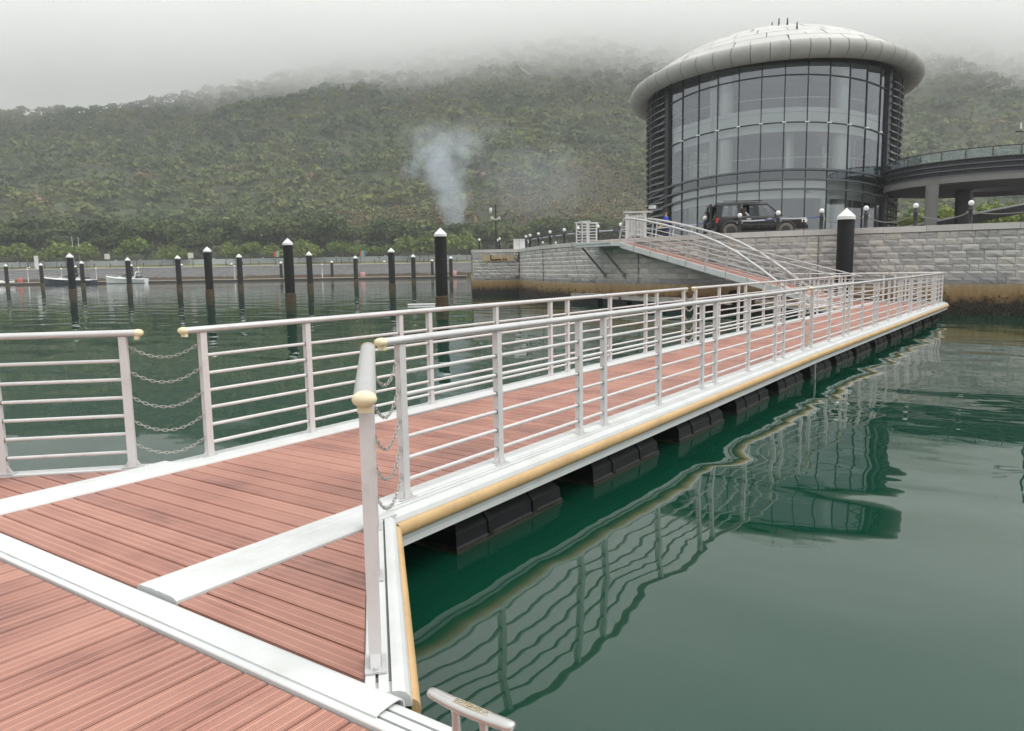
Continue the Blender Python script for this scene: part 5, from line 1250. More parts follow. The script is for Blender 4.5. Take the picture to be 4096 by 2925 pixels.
simple('sign_red', (0.55, 0.08, 0.06), 0.6); simple('sign_green', (0.25, 0.45, 0.28), 0.6); simple('sign_cream', (0.68, 0.64, 0.56), 0.6); simple('sign_blue', (0.10, 0.20, 0.45), 0.6)
def sign(px, h, mats, label):
    q = at_d(px, 1050, FARD + 2.2); t = thing('sign_board', label, 'sign', (q.x, q.y, 3.5), YAW)
    for s in (-.4, .4): MB().cyl((0, s, 0), (0, s, h), .05, 6).build('leg', 'brace_steel', t)
    for k, m_ in enumerate(mats): w_ = 1.3 / len(mats); MB().box((-.06, .65 - w_ * (k + .5), h - .55), (.05, w_ - .02, 1.3)).build('board', m_, t)
sign(700 / S1, 3.3, ['sign_cream'], 'cream notice board on legs near the white motorboat'); sign(1242 / S1, 3.2, ['sign_cream'], 'cream notice board on legs between two open water piles')
sign(1800 / S1, 3.2, ['sign_red', 'sign_green'], 'red and green notice board on the far bank'); sign(1452, 3.0, ['sign_red', 'sign_green', 'sign_blue'], 'red, green and blue notice board beside a far bush')
q = at_d(142, 1010, FARD + 1.5); t = thing('white_board', 'tall white board standing among the far bushes', 'sign', (q.x, q.y, 3.5), YAW); MB().box((0, 0, 1.6), (.1, 1.0, 3.2)).build('board', 'cabinet', t); MB().box((.1, .3, .3), (.3, .1, .6)).build('stay', 'brace_steel', t)
for px, y0_, lab in ((287, 950, 'tall pale mast behind the dark pile by the navy motorboat'), (312, 952, 'second tall pale mast beside the navy motorboat')):
    q = at_d(px, y0_, FARD + 3); t = thing('mast', lab, 'mast', (q.x, q.y, 3.5)); MB().cyl((0, 0, 0), (0, 0, q.z - 3.5), .10, 7, .06).build('pole', 'pale_post', t); MB().ball((0, 0, q.z - 3.4), .1, 7, 5).build('tip', 'pale_post', t)

# ------------------------------------------------------------------ boats
simple('gel_white', (0.80, 0.80, 0.79), 0.25, var=0.04); simple('hull_navy', (0.014, 0.022, 0.050), 0.2); simple('boat_glass', (0.02, 0.025, 0.03), 0.1); simple('boat_dark', (0.03, 0.03, 0.045), 0.5)
def boat(label, px, L_, hull, sc_h, flip, open_top, d=FD - 3.2):
    q = at_d(px, 1110, d); t = thing('motorboat', label, 'boat', (q.x, q.y, 0), YAW + (math.pi / 2 if not flip else -math.pi / 2))
    # local +x to the bow
    sta = [(-.50, .92, .55, .02), (-.3, 1.0, .60, .0), (0, 1.0, .66, .0), (.2, .9, .74, .0), (.36, .62, .84, .05), (.46, .28, .92, .25), (.50, .04, .96, .5)]
    B = L_ * .155; mb = MB(); vs = []
    for x, w_, sh, ke in sta:
        s = sh * sc_h * 2.0; vs += [(x * L_, 0, -.35 + ke), (x * L_, B * w_ * .72, .12 + ke * .6), (x * L_, B * w_, s), (x * L_, -B * w_, s), (x * L_, -B * w_ * .72, .12 + ke * .6)]
    fs = []
    for i in range(len(sta) - 1):
        a, b = 5 * i, 5 * i + 5
        fs += [(a, b, b + 1, a + 1), (a + 1, b + 1, b + 2, a + 2), (a + 3, b + 3, b + 4, a + 4), (a + 4, b + 4, b, a)]
    mb.add(vs, fs + [(0, 1, 2, 3, 4)]); mb.build('hull', hull, t)
    dk = MB(); vs = []
    for x, w_, sh, ke in sta: s = sh * sc_h * 2.0; vs += [(x * L_, B * w_ * 1.03, s - .08), (x * L_, B * w_ * .98, s + .06), (x * L_, 0, s + .16), (x * L_, -B * w_ * .98, s + .06), (x * L_, -B * w_ * 1.03, s - .08)]
    dk.add(vs, [(5 * i + k, 5 * i + 5 + k, 5 * i + 6 + k, 5 * i + 1 + k) for i in range(len(sta) - 1) for k in range(4)] + [(0, 1, 2, 3, 4)]); dk.build('deck', 'gel_white', t)
    s0 = .68 * sc_h * 2
    cab = MB(); prof = [(-.02, s0), (.27, s0 + .08), (.12, s0 + .42), (.0, s0 + .62)]
    vs = [(x * L_, sy * B * .72 * (1 - .25 * k / 3), z) for sy in (-1, 1) for k, (x, z) in enumerate(prof)]; cab.add(vs, [(0, 1, 2, 3), (7, 6, 5, 4), (0, 4, 5, 1), (1, 5, 6, 2), (2, 6, 7, 3), (3, 7, 4, 0)]); cab.build('cabin', 'gel_white', t)
    ws = MB(); vs = [(x * L_, sy * B * w_, z) for x, w_, z in ((.10, .62, s0 + .40), (-.05, .60, s0 + .95), (-.10, .74, s0 + .92), (-.02, .76, s0 + .40)) for sy in (-1, 1)]
    ws.add(vs, [(0, 1, 3, 2), (2, 3, 5, 4), (0, 2, 4, 6), (1, 7, 5, 3)]); ws.build('windscreen', 'boat_glass', t)
    if open_top: MB().tube([(-.26 * L_, -B * .8, s0), (-.30 * L_, -B * .8, s0 + .9), (-.30 * L_, -B * .6, s0 + 1.25), (-.30 * L_, B * .6, s0 + 1.25), (-.30 * L_, B * .8, s0 + .9), (-.26 * L_, B * .8, s0)], .10, 7).build('radar_arch', 'gel_white', t)
    MB().box((-.22 * L_, 0, s0 + (1.05 if open_top else 1.15)), (.30 * L_, B * 1.5, .07), Matrix.Rotation(R(-4), 3, 'Y')).build('bimini', 'boat_dark', t)
    for sy in (-1, 1): MB().cyl((-.12 * L_, sy * B * .7, s0), (-.20 * L_, sy * B * .7, s0 + 1.1), .03, 6).build('bimini_pole', 'rail_alu', t)
    for k in range(2): MB().box((-.33 * L_ + k * .09 * L_, 0, s0 + .18), (.12 * L_ * .6, B * 1.3, .42)).build('seat', 'gel_white' if k else 'boat_dark', t)
    MB().tube([(x * L_, B * w_ * .9, sh * sc_h * 2 + .42) for x, w_, sh, ke in sta[3:]] + [(x * L_, -B * w_ * .9, sh * sc_h * 2 + .42) for x, w_, sh, ke in sta[3:][::-1]], .02, 5).build('bow_rail', 'rail_alu', t)
    return t
boat('navy hulled motorboat with white deck and dark canopy moored at the far dock', 275, 10.6, 'hull_navy', .80, False, False)
boat('white motorboat with radar arch and small dark canopy moored at the far dock', 504, 8.4, 'gel_white', .80, False, True)
boat('low white speedboat moored next to the red drum at the far dock', -20, 8.5, 'gel_white', .42, True, False, FD + 5)
simple('drum_red', (0.55, 0.13, 0.09), 0.6, var=0.2)
simple('drum_pink', (0.60, 0.28, 0.30), 0.6, var=0.2)
for i, (zx, m_, lab) in enumerate(((1451, 'drum_pink', 'faded pink plastic drum on the far dock below a bush'), (1817, 'drum_pink', 'faded pink drum against the far wall next to a pile'), (78, 'drum_red', 'red plastic drum on the far dock beside the low speedboat'))):
    q = at_d(zx, 1095, FD + 1.8); t = thing('plastic_drum', lab, 'drum', (q.x, q.y, .52)); MB().lathe([(.30, 0), (.48, .05), (.5, .9), (.42, 1.0), (.01, 1.0)], (0, 0, 0), 14).build('body', m_, t); MB().lathe([(.515, .28), (.515, .34)], (0, 0, 0), 14).build('hoop', m_, t)

# ------------------------------------------------------------------ trees and bushes of the far bank
def plant(name, label, cat, group, loc, crown_r, crown_z, trunk_h, leaf, n_leaf, lsize, rg, tint, flat=.8, spread=3, bark='bark', tr=.14):
    t = thing(name, label, cat, loc, 0, group)
    cents = np.array([[rg.normal() * crown_r * .42, rg.normal() * crown_r * .42, crown_z + rg.normal() * crown_r * .22] for _ in range(spread)]); rads = crown_r * (0.62 + .3 * rg.random(spread))
    V, Fq, A = leaf_cloud(cents, rads, n_leaf, lsize, np.clip(tint + rg.normal(size=spread) * .12, 0, 1), rg, .35, flat)
    link('crown', np_mesh('crown', V, Fq, {'tint': A}), leaf, t)
    mb = MB(); lean = (rg.normal() * .06 * trunk_h, rg.normal() * .06 * trunk_h)
    mb.tube([(0, 0, -.3), (lean[0] * .4, lean[1] * .4, trunk_h * .5), (lean[0], lean[1], trunk_h)], [tr, tr * .8, tr * .5], 6)
    for c in cents: mb.tube([(lean[0] * .7, lean[1] * .7, trunk_h * .72), ((lean[0] + c[0]) * .5, (lean[1] + c[1]) * .5, trunk_h * .8 + .25 * (c[2] - trunk_h * .8)), tuple(c)], [tr * .5, tr * .35, tr * .15], 5)
    mb.build('trunk', bark, t); return t
rg = np.random.default_rng(21)
# belt of dark trees
tproto = [plant('belt_tree', 'x', 'tree', 'dark trees of the belt behind the far bank', (0, 0, 0), 4.3 + .5 * k, 7.2 + .4 * k, 6.0, 'belt_leaf', 130, .62, rg, .40 + .14 * (k % 3), spread=5) for k in range(5)]
nT = 0
for row, (d0, sp) in enumerate(((FARD + 15, 5.6), (FARD + 20, 6.2), (FARD + 26, 6.4))):
    s = -.80 * d0
    while s < .33 * d0:
        px = PW / 2 + FOC * s / d0
        d_ = d0 + rg.normal() * 1.3; q = lvl(d_, s + rg.normal() * 1.2); hs = .84 if px < 1250 else .72
        k = int(rg.integers(0, 5)); o = tproto[nT] if nT < 5 else copy_tree(tproto[k])
        o.location = (q.x, q.y, 4.2 + row * .35); sc_ = hs * (.82 + .34 * rg.random()); o.scale = (sc_ * 1.1, sc_ * 1.1, sc_); o.rotation_euler = (0, 0, rg.random() * 6.28)
        o['label'] = 'dark green tree in the dense belt behind the far bank'; o['group'] = 'dark trees of the belt behind the far bank'; nT += 1; s += sp * (.8 + .4 * rg.random())
# young bushes along the bank
bpr = [plant('bush', 'x', 'bush', '', (0, 0, 0), 2.0 + .35 * k, 2.3 + .2 * k, 1.6, 'shrub_leaf', 120, .30, rg, .42 + .1 * k, flat=.95, spread=4, tr=.07) for k in range(4)]
BX_ = [20, 70, 110, 225, 262, 318, 350, 507, 556, 640, 690, 905, 946, 1008, 1100, 1195, 1245, 1345, 1390, 1445, 1518, 1580, 1630, 1680, 1715, 1865, 1800, 1240]
for i, px in enumerate(BX_):
    q = at_d(px + rg.normal() * 5, 1040, FARD + 4.0 + rg.random() * 3.0); o = bpr[i] if i < 4 else copy_tree(bpr[int(rg.integers(0, 4))]); o.location = (q.x, q.y, 3.55); sc_ = .95 + .5 * rg.random(); o.scale = (sc_, sc_, sc_ * (.9 + .3 * rg.random())); o.rotation_euler = (0, 0, rg.random() * 6.28)
    o['label'] = 'bright green young bush on the grassy far bank'; o['group'] = 'young bushes along the far bank'
# shrubs on the quay beneath the round ramp and behind it
for i, (px, d_, s_) in enumerate(((3650, 62, .75), (3690, 70, .9), (3760, 66, .8), (3800, 78, 1.0), (3905, 66, .75), (3950, 72, .95), (4000, 64, .8), (4060, 70, 1.0), (4120, 64, .8), (4180, 76, 1.1))):
    q = at_d(px, 860, d_); o = copy_tree(bpr[i % 4]); o.location = (q.x, q.y, ZG); o.scale = (s_ * .9, s_ * .9, s_ * .85); o.rotation_euler = (0, 0, i * 1.3); o['label'] = 'yellow green shrub growing on the quay beneath the round ramp'; o['group'] = 'shrubs beneath the round ramp'
# larger single coconut palms on the slope
def coco(px, py, d, h, lab, i):
    q = at_d(px, py, d); s_ = (q.x * RL.x + q.y * RL.y); gz = float(hill_z(np.array([d]), np.array([s_]))[0])
    t = thing('coconut_palm', lab, 'palm tree', (q.x, q.y, gz)); rgp = np.random.default_rng(40 + i)
    MB().tube([(0, 0, -.4), (.25, .1, h * .5), (.1, .3, h)], [.22, .16, .13], 7).build('trunk', 'palm_trunk', t)
    for k in range(17):
        a = rgp.random() * 6.283; L_ = 3.0 + rgp.random() * 1.1; el_ = rgp.uniform(-.25, 1.1); pts = []
        for j in range(6): f = j / 5; pts.append(Vector((.1 + math.cos(a) * L_ * f * math.cos(el_ * (1 - f * .3)), .3 + math.sin(a) * L_ * f * math.cos(el_ * (1 - f * .3)), h + L_ * (math.sin(el_) * f - .62 * f * f))))
        sd = Vector((-math.sin(a), math.cos(a), 0)); vs = []
        for j, p in enumerate(pts): w_ = .42 * math.sin(math.pi * (.12 + .85 * j / 5)); vs += [p - sd * w_ - Vector((0, 0, w_ * .5)), p, p + sd * w_ - Vector((0, 0, w_ * .5))]
        me = np_mesh('frond', np.array([tuple(v) for v in vs]), np.array([(3 * j + c, 3 * j + 3 + c, 3 * j + 4 + c, 3 * j + 1 + c) for j in range(5) for c in range(2)]), {'tint': np.full(18, rgp.uniform(.1, .9))})
        link('frond', me, 'palm_leaf', t)
for i, (px, py, d, h, lab) in enumerate(((1455, 860, 228, 8.5, 'coconut palm with drooping dry fronds above the belt, away from the smoke'), (1740, 880, 222, 7.5, 'coconut palm standing just beside the foot of the smoke'), (1335, 870, 226, 7, 'small dry coconut palm above the dark tree belt'), (1900, 880, 224, 8, 'full green coconut palm on the far side of the smoke'), (2030, 880, 226, 7.5, 'coconut palm at the edge of the slim palm plantation'))): coco(px, py, d, h, lab, i)

# ------------------------------------------------------------------ smoke rising from the slope
sb = at_d(1790, 890, 219)
def smoke_nodes(m, n, L, v):
    tcn = n.new('ShaderNodeTexCoord'); s = n.new('ShaderNodeSeparateXYZ'); L.new(tcn.outputs['Object'], s.inputs[0])
    nz = n.new('ShaderNodeTexNoise'); nz.inputs['Scale'].default_value = .24; nz.inputs['Detail'].default_value = 6; nz.inputs['Roughness'].default_value = .6; L.new(tcn.outputs['Object'], nz.inputs['Vector'])
    big = n.new('ShaderNodeTexNoise'); big.inputs['Scale'].default_value = .10; big.inputs['Detail'].default_value = 2; L.new(tcn.outputs['Object'], big.inputs['Vector'])
    z = s.outputs['Z']; f = _rng(n, L, z, 0, 33, 0, 1, False)
    cxr = n.new('ShaderNodeFloatCurve') if False else None
    # axis wanders: local y is to the left in the picture
    off = _math(n, L, 'ADD', _math(n, L, 'MULTIPLY', _math(n, L, 'SINE', _math(n, L, 'MULTIPLY', z, .24)), -1.6), _math(n, L, 'MULTIPLY', _math(n, L, 'SUBTRACT', big.outputs[0], .5), 9.0))
    rad = _math(n, L, 'ADD', 1.0, _math(n, L, 'MULTIPLY', _math(n, L, 'POWER', f, 1.15), 16.0))
    y = _math(n, L, 'SUBTRACT', s.outputs['Y'], off); x = s.outputs['X']
    r_ = _math(n, L, 'SQRT', _math(n, L, 'ADD', _math(n, L, 'MULTIPLY', y, y), _math(n, L, 'MULTIPLY', _math(n, L, 'MULTIPLY', x, x), 1.8)))
    q = _math(n, L, 'DIVIDE', r_, rad); body = _rng(n, L, _math(n, L, 'ADD', q, _math(n, L, 'MULTIPLY', _math(n, L, 'SUBTRACT', nz.outputs[0], .5), _math(n, L, 'MULTIPLY_ADD', f, 2.2, .7))), 1.0, .15)
    fade = _math(n, L, 'MULTIPLY', _rng(n, L, _math(n, L, 'ADD', z, _math(n, L, 'MULTIPLY', _math(n, L, 'SUBTRACT', big.outputs[0], .5), 22.0)), 36, 21), _rng(n, L, z, 0, 1.5))
    thin = _math(n, L, 'DIVIDE', .48, _math(n, L, 'ADD', 1.0, _math(n, L, 'MULTIPLY', rad, .42)))
    # thin veil that has drifted off to one side
    vy = _math(n, L, 'DIVIDE', _math(n, L, 'ADD', s.outputs['Y'], 24.0), 21.0); vz = _math(n, L, 'DIVIDE', _math(n, L, 'SUBTRACT', z, 17.0), 13.0); vx = _math(n, L, 'DIVIDE', x, 10.0)
    vr = _math(n, L, 'ADD', _math(n, L, 'ADD', _math(n, L, 'MULTIPLY', vy, vy), _math(n, L, 'MULTIPLY', vz, vz)), _math(n, L, 'MULTIPLY', vx, vx))
    veil = _math(n, L, 'MULTIPLY', _rng(n, L, _math(n, L, 'ADD', vr, _math(n, L, 'MULTIPLY', _math(n, L, 'SUBTRACT', nz.outputs[0], .5), 1.8)), 1.0, .0), .012)
    L.new(_math(n, L, 'ADD', _math(n, L, 'MULTIPLY', _math(n, L, 'MULTIPLY', body, fade), thin), veil), v.inputs['Density'])
volume_mat('smoke', (0.82, 0.89, 1.0), .1, 0.1, smoke_nodes)
o = MB().b2(-10, 10, -46, 18, 0, 40).build('smoke_plume', 'smoke'); o.location = (sb.x, sb.y, sb.z - 6.0); o.rotation_euler = (0, 0, YAW); tag(o, 'blue grey smoke plume rising from the palms at the foot of the hill', 'smoke', kind='stuff')
# ------------------------------------------------------------------ dark off-road car
simple('car_black', (0.010, 0.011, 0.012), 0.25, spec=0.4, var=0.3, scale=1.5, dirt=(0.035, 0.032, 0.028), dscale=1.2)
simple('car_trim', (0.03, 0.03, 0.03), 0.6); simple('car_glass_dark', (0.05, 0.055, 0.055), 0.08); simple('tyre_mud', (0.17, 0.15, 0.125), 0.95, var=0.4, scale=6)
mat_glass('car_glass', (0.38, 0.42, 0.41), 0.10)
simple('rim_alloy', (0.55, 0.53, 0.49), 0.4, metal=0.5); simple('headlight', (0.72, 0.70, 0.62), 0.15); simple('tail_red', (0.45, 0.03, 0.02), 0.3); simple('plate_blue', (0.08, 0.22, 0.50), 0.5); simple('car_chrome', (0.6, 0.6, 0.58), 0.25, metal=0.8)
cq = (Vector((36.86, 12.71)) + Vector((38.33, 10.62))) / 2 - Vector((RL.x, RL.y)) * .33; chd = math.atan2(10.62 - 12.71, 38.33 - 36.86); cq = cq + Vector((math.cos(chd), math.sin(chd))) * .18
car = thing('parked_car', 'muddy black off road car with open tailgate parked behind the quay coping', 'car', (cq.x, cq.y, ZG), chd); car.scale = (1, 1, .94)
CWD = .90                                       # half width
def loft(secs):                                 # secs: list of (x, [(y,z)...]) mirrored in y
    mb = MB(); vs = []; n = len(secs[0][1]) * 2
    for x, pr in secs: vs += [(x, y, z) for y, z in pr] + [(x, -y, z) for y, z in pr[::-1]]
    fs = [(i * n + k, (i + 1) * n + k, (i + 1) * n + (k + 1) % n, i * n + (k + 1) % n) for i in range(len(secs) - 1) for k in range(n)]
    fs += [tuple(range(n))[::-1], tuple(range((len(secs) - 1) * n, len(secs) * n))]; return mb.add(vs, fs)
def sec(zb, zt, w_, wt): return [(w_ * .90, zb), (w_, zb + .18), (w_ * 1.01, zb + .42), (w_ * .985, zt - .08), (wt, zt)]
body = loft([(-2.12, sec(.55, 1.02, .80, .72)), (-2.05, sec(.42, 1.06, .86, .80)), (-1.7, sec(.40, 1.08, .90, .84)), (-.6, sec(.36, 1.08, .90, .84)), (.62, sec(.36, 1.07, .90, .84)), (.95, sec(.38, 1.06, .90, .80)), (1.55, sec(.42, 1.02, .89, .76)), (2.0, sec(.42, .95, .84, .70)), (2.16, sec(.50, .88, .74, .62))])
body.build('body', 'car_black', car)
roof = loft([(-1.98, [(.72, 1.06), (.68, 1.50), (.60, 1.66), (.30, 1.70)]), (-1.80, [(.80, 1.06), (.70, 1.52), (.64, 1.72), (.35, 1.78)]), (-.5, [(.82, 1.06), (.72, 1.52), (.66, 1.75), (.36, 1.82)]), (.20, [(.82, 1.06), (.72, 1.52), (.65, 1.73), (.36, 1.80)]), (.42, [(.82, 1.06), (.74, 1.40), (.66, 1.62), (.36, 1.70)])])
# cabin shell kept to pillars and roof: roof skin plus pillars
rk = MB(); 
roofskin = loft([(-1.95, [(.66, 1.60), (.62, 1.68), (.30, 1.72)]), (-1.2, [(.68, 1.66), (.64, 1.74), (.33, 1.80)]), (-.3, [(.68, 1.68), (.64, 1.76), (.33, 1.82)]), (.28, [(.66, 1.64), (.62, 1.71), (.33, 1.77)])]); roofskin.build('roof', 'car_black', car)
for sy in (-1, 1):
    for (x0, z0, x1, z1, w_) in ((.95, 1.05, .25, 1.68, .07), (-.18, 1.05, -.22, 1.70, .09), (-1.02, 1.05, -1.05, 1.70, .10), (-2.0, 1.05, -1.86, 1.66, .14)):
        mb = MB(); y0, y1 = sy * .83, sy * .675; vs = [(x0 - w_, y0, z0), (x0 + w_, y0, z0), (x1 + w_, y1, z1), (x1 - w_, y1, z1)]; vs += [(a, b - sy * .05, c) for a, b, c in vs]; mb.add(vs, [(0, 1, 2, 3), (4, 7, 6, 5), (0, 4, 5, 1), (1, 5, 6, 2), (2, 6, 7, 3), (3, 7, 4, 0)]); mb.build('pillar', 'car_black', car)
    for (xa, xb, xc, xd, m_) in ((-1.88, -1.10, -1.12, -1.76, 'car_glass'), (.78, .12, -.10, -.12, 'car_glass')):
        mb = MB(); mb.add([(xa, sy * .835, 1.07), (xb if xb > xa else -.10, sy * .835, 1.07), (xc, sy * .695, 1.62), (xd, sy * .695, 1.62)] if xb > xa else [(-.10, sy * .835, 1.07), (.84, sy * .835, 1.07), (.30, sy * .695, 1.62), (-.13, sy * .695, 1.62)], [(0, 1, 2, 3)]); mb.build('side_window', m_, car, fix=False)
    MB().b2(-1.75, .1, sy * .60 - .02, sy * .60 + .02, 1.83, 1.87).build('roof_rail', 'car_trim', car)
    MB().b2(-.95, .95, sy * .895 - .025, sy * .895 + .025, .62, .70).build('side_moulding', 'car_trim', car); MB().b2(-1.3, 1.2, sy * .86 - .05, sy * .86 + .05, .30, .37).build('running_board', 'car_trim', car)
    for x in (-.62, .35): MB().box((x, sy * .91, .93), (.20, .03, .06)).build('door_handle', 'car_chrome', car)
    for x in (-1.06, -.15, .78): MB().box((x, sy * .905, .76), (.015, .012, .60)).build('door_gap', 'car_trim', car)
    MB().box((.72, sy * 1.0, 1.16), (.10, .20, .16)).build('wing_mirror', 'car_chrome' if sy < 0 else 'car_black', car)
    mb = MB(); mb.add([(2.02, sy * .80, .72), (2.13, sy * .50, .70), (2.10, sy * .52, .92), (1.80, sy * .82, .96)], [(0, 1, 2, 3)]); 
    hl = MB(); hl.box((1.98, sy * .66, .83), (.30, .34, .18), Matrix.Rotation(-sy * R(18), 3, 'Z')); hl.build('headlight', 'headlight', car)
    MB().box((-2.06, sy * .80, .88), (.14, .12, .26)).build('tail_light', 'tail_red', car); MB().box((2.12, sy * .58, .52), (.06, .14, .09)).build('fog_light', 'car_chrome', car)
mb = MB(); mb.add([(1.0, -.80, 1.06), (1.0, .80, 1.06), (.30, .64, 1.72), (.30, -.64, 1.72)], [(0, 1, 2, 3)]); mb.build('windscreen', 'car_glass', car, fix=False)
MB().b2(-1.7, .9, -.78, .78, 1.0, 1.03).build('interior', 'car_trim', car)
for x in (-.75, .25):
    for sy in (-.38, .38): MB().box((x, sy, 1.22), (.16, .46, .52)).build('seat', 'car_trim', car)
for k in range(6): MB().box((2.14, -.30 + k * .12, .80), (.05, .035, .17)).build('grille_bar', 'car_chrome', car)
MB().b2(2.05, 2.22, -.80, .80, .42, .62).build('front_bumper', 'car_black', car); MB().b2(-2.20, -2.05, -.80, .80, .46, .66).build('rear_bumper', 'car_black', car)
MB().box((2.235, 0, .60), (.02, .46, .15)).build('number_plate', 'plate_blue', car)
MB().box((1.9, -.2, 1.05), (.16, .26, .07)).build('paper_packet', 'cabinet', car) if False else None
tg = MB(); fr_ = [(-.78, .62), (.78, .62), (.70, 1.66), (-.70, 1.66)]
for k in range(4):
    a, b_ = fr_[k], fr_[(k + 1) % 4]; tg.cyl((0, a[0], a[1]), (0, b_[0], b_[1]), .06, 6)
o = tg.build('tailgate', 'car_black', car); o.location = (-2.24, .04, 0); o.rotation_euler = (0, 0, R(-9))
for x in (-1.45, 1.13):
    for sy in (-1, 1):
        t = MB().lathe([(.21, -.10), (.30, -.115), (.355, -.10), (.375, -.05), (.375, .05), (.355, .10), (.30, .115), (.21, .10)], (0, 0, 0), 24).build('tyre', 'tyre_mud', car); t.location = (x, sy * .80, .375); t.rotation_euler = (math.pi / 2, 0, 0)
        rm = MB(); rm.lathe([(.215, -.09), (.215, .09)], (0, 0, 0), 20); rm.lathe([(.001, .04), (.06, .05), (.07, .03)], (0, 0, 0), 10)
        rm.lathe([(.001, -.05), (.06, -.05)], (0, 0, 0), 10)
        for k in range(6): a = k * math.pi / 3; rm.box((.13 * math.cos(a), .13 * math.sin(a), 0), (.18, .065, .10), Matrix.Rotation(a, 3, 'Z'))
        r_ = rm.build('rim', 'rim_alloy', t)
        MB().lathe([(.02, 0), (.20, 0)], (0, 0, 0), 16).build('brake_disc', 'car_trim', t)
        # arch flare
        MB().tube([(x + .45 * math.cos(a), sy * .895, .375 + .45 * math.sin(a)) for a in np.linspace(R(5), R(175), 12)], .045, 6).build('arch_flare', 'car_trim', car)
        MB().lathe([(.001, 0), (.42, 0)], (0, 0, 0), 20).build('wheel_well', 'car_trim', car).matrix_local = Matrix.Translation((x, sy * .897, .40)) @ Matrix.Rotation(math.pi / 2, 4, 'X')
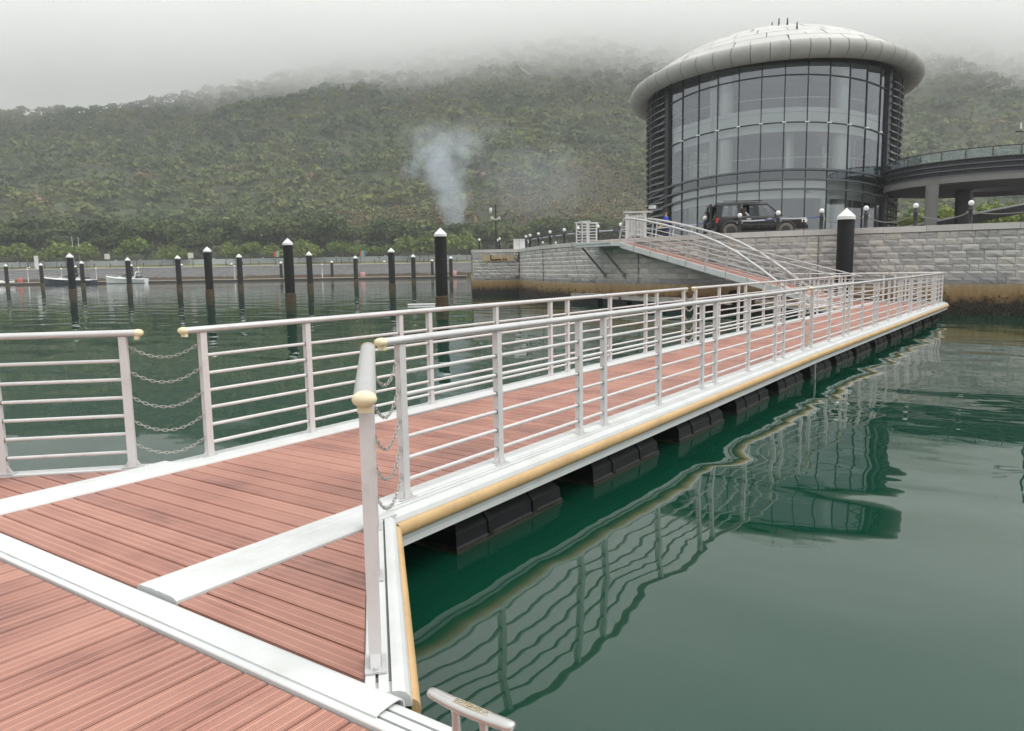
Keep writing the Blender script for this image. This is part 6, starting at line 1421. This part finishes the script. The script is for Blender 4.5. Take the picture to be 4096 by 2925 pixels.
# ------------------------------------------------------------------ people
simple('skin_tone', (0.36, 0.20, 0.13), 0.6); simple('hair_black', (0.012, 0.010, 0.010), 0.6); simple('shirt_blue', (0.015, 0.045, 0.42), 0.8); simple('trousers_dark', (0.02, 0.022, 0.03), 0.9); simple('shirt_white', (0.68, 0.66, 0.65), 0.8); simple('shorts_blue', (0.012, 0.022, 0.20), 0.8); simple('shirt_black', (0.02, 0.02, 0.022), 0.9); simple('cloth_grey', (0.30, 0.30, 0.31), 0.9)
def person(label, loc, rz, top, bottom, crouch=False, arm=0.5, walk=.12, sleeves=True):
    t = thing('person', label, 'person', loc, rz)          # local +x is the way they face
    if not crouch:
        hip, kn, sh, hd_ = .92, .50, 1.40, 1.60
        J = [(0, 0, hip, .135, .16), (0, 0, 1.12, .12, .15), (.01, 0, 1.33, .11, .17), (.015, 0, 1.46, .055, .055), (.02, 0, 1.54, .055, .055), (.03, 0, 1.64, .085, .075), (.025, 0, 1.73, .06, .055),
             (0, .095, hip - .06, .095, .095), (walk * .6, .10, kn, .060, .060), (walk, .10, .09, .042, .042), (walk + .13, .105, .035, .035, .045),
             (0, -.095, hip - .06, .095, .095), (-walk * .3, -.10, kn, .060, .060), (-walk, -.10, .09, .042, .042), (-walk + .13, -.105, .035, .035, .045),
             (0, .20, sh - .01, .055, .055), (arm * .12, .25, 1.12, .042, .042), (arm * .42, .20, .96 + arm * .18, .032, .032), (arm * .42 + .08, .19, .95 + arm * .2, .028, .035),
             (0, -.20, sh - .01, .055, .055), (arm * .10, -.25, 1.12, .042, .042), (arm * .36, -.20, .94 + arm * .15, .032, .032), (arm * .36 + .08, -.19, .93 + arm * .17, .028, .035)]
    else:
        J = [(-.18, 0, .42, .14, .16), (-.06, 0, .62, .13, .16), (.10, 0, .84, .12, .18), (.17, 0, .93, .055, .055), (.22, 0, 1.0, .055, .055), (.27, 0, 1.08, .085, .075), (.29, 0, 1.16, .06, .055),
             (-.16, .10, .38, .095, .095), (.26, .14, .50, .062, .062), (.06, .13, .09, .045, .045), (.2, .135, .035, .035, .045),
             (-.16, -.10, .38, .095, .095), (.26, -.14, .50, .062, .062), (.06, -.13, .09, .045, .045), (.2, -.135, .035, .035, .045),
             (.10, .21, .84, .055, .055), (.28, .25, .66, .042, .042), (.46, .16, .56, .032, .032), (.53, .14, .54, .028, .035),
             (.10, -.21, .84, .055, .055), (.28, -.25, .66, .042, .042), (.46, -.16, .56, .032, .032), (.53, -.14, .54, .028, .035)]
    E = [(0, 1), (1, 2), (2, 3), (3, 4), (4, 5), (5, 6), (0, 7), (7, 8), (8, 9), (9, 10), (0, 11), (11, 12), (12, 13), (13, 14), (2, 15), (15, 16), (16, 17), (17, 18), (2, 19), (19, 20), (20, 21), (21, 22)]
    skin('body', J, E, 'skin_tone', t)
    def grow(ids, k, ed): return [tuple(list(J[i][:3]) + [J[i][3] * k + .012, J[i][4] * k + .012]) for i in ids], ed
    a, e_ = grow([0, 1, 2, 15, 16, 19, 20], 1.10, [(0, 1), (1, 2), (2, 3), (3, 4), (2, 5), (5, 6)]); skin('shirt', a, e_, top, t)
    a, e_ = grow([0, 7, 8, 9, 11, 12, 13], 1.12, [(0, 1), (1, 2), (2, 3), (0, 4), (4, 5), (5, 6)]); skin('trousers', a, e_, bottom, t)
    h = J[5]; MB().ball((h[0] - .018, 0, h[2] + .055), .095, 12, 8, (1, .92, .95)).build('hair', 'hair_black', t)
    for sy in (-.034, .034): MB().ball((h[0] + .082, sy, h[2] + .01), .012, 6, 5).build('eye', 'hair_black', t)
    MB().ball((h[0] + .098, 0, h[2] - .02), .018, 6, 5, (1, .8, 1.3)).build('nose', 'skin_tone', t)
    for f in range(5):
        for s_, j in ((1, 18), (-1, 22)):
            p = J[j]; y = p[1] + (f - 2) * .018; MB().tube([(p[0], y, p[2]), (p[0] + (.06 if f else .03), y - (.02 * s_ if f == 0 else 0), p[2] - .015), (p[0] + (.09 if f else .045), y, p[2] - .045)], .009, 5).build('finger', 'skin_tone', t)
    return t
pa = at_d(2663, 850, 42.6); person('man in a bright blue shirt standing behind the gangway rail', (pa.x, pa.y, ZG), BAZ - R(100), 'shirt_blue', 'shorts_blue', arm=1.0)
pb_ = at_d(2640, 880, 42.2); person('person in dark clothes bending over beside the man in blue', (pb_.x, pb_.y, ZG), BAZ - R(40), 'shirt_black', 'trousers_dark', crouch=True)
pc_ = at_d(2826, 857, 44.5); person('person in a white top with dark hair walking behind the bollards', (pc_.x, pc_.y, ZG), BAZ + R(80), 'shirt_white', 'cloth_grey', arm=.3)
# passenger seated in the car
ps = thing('person', 'passenger in a white shirt sitting in the rear seat of the black car', 'person', (cq.x + math.cos(chd) * -.62 - math.sin(chd) * -.38, cq.y + math.sin(chd) * -.62 + math.cos(chd) * -.38, ZG + .62), chd)
skin('body', [(-.1, 0, .10, .13, .16), (-.08, 0, .35, .12, .16), (-.06, 0, .58, .11, .17), (-.04, 0, .70, .055, .055), (-.03, 0, .80, .085, .075), (-.03, 0, .88, .06, .06), (.30, .1, .12, .08, .08), (.30, -.1, .12, .08, .08), (-.06, .2, .54, .05, .05), (.14, .22, .36, .04, .04), (-.06, -.2, .54, .05, .05), (.14, -.22, .36, .04, .04)], [(0, 1), (1, 2), (2, 3), (3, 4), (4, 5), (0, 6), (0, 7), (2, 8), (8, 9), (2, 10), (10, 11)], 'skin_tone', ps)
skin('shirt', [(-.1, 0, .12, .15, .18), (-.08, 0, .35, .14, .18), (-.06, 0, .58, .13, .19), (-.06, .2, .54, .065, .065), (.10, .22, .40, .055, .055), (-.06, -.2, .54, .065, .065), (.10, -.22, .40, .055, .055)], [(0, 1), (1, 2), (2, 3), (3, 4), (2, 5), (5, 6)], 'shirt_white', ps)
MB().ball((-.05, 0, .86), .098, 12, 8).build('hair', 'hair_black', ps)
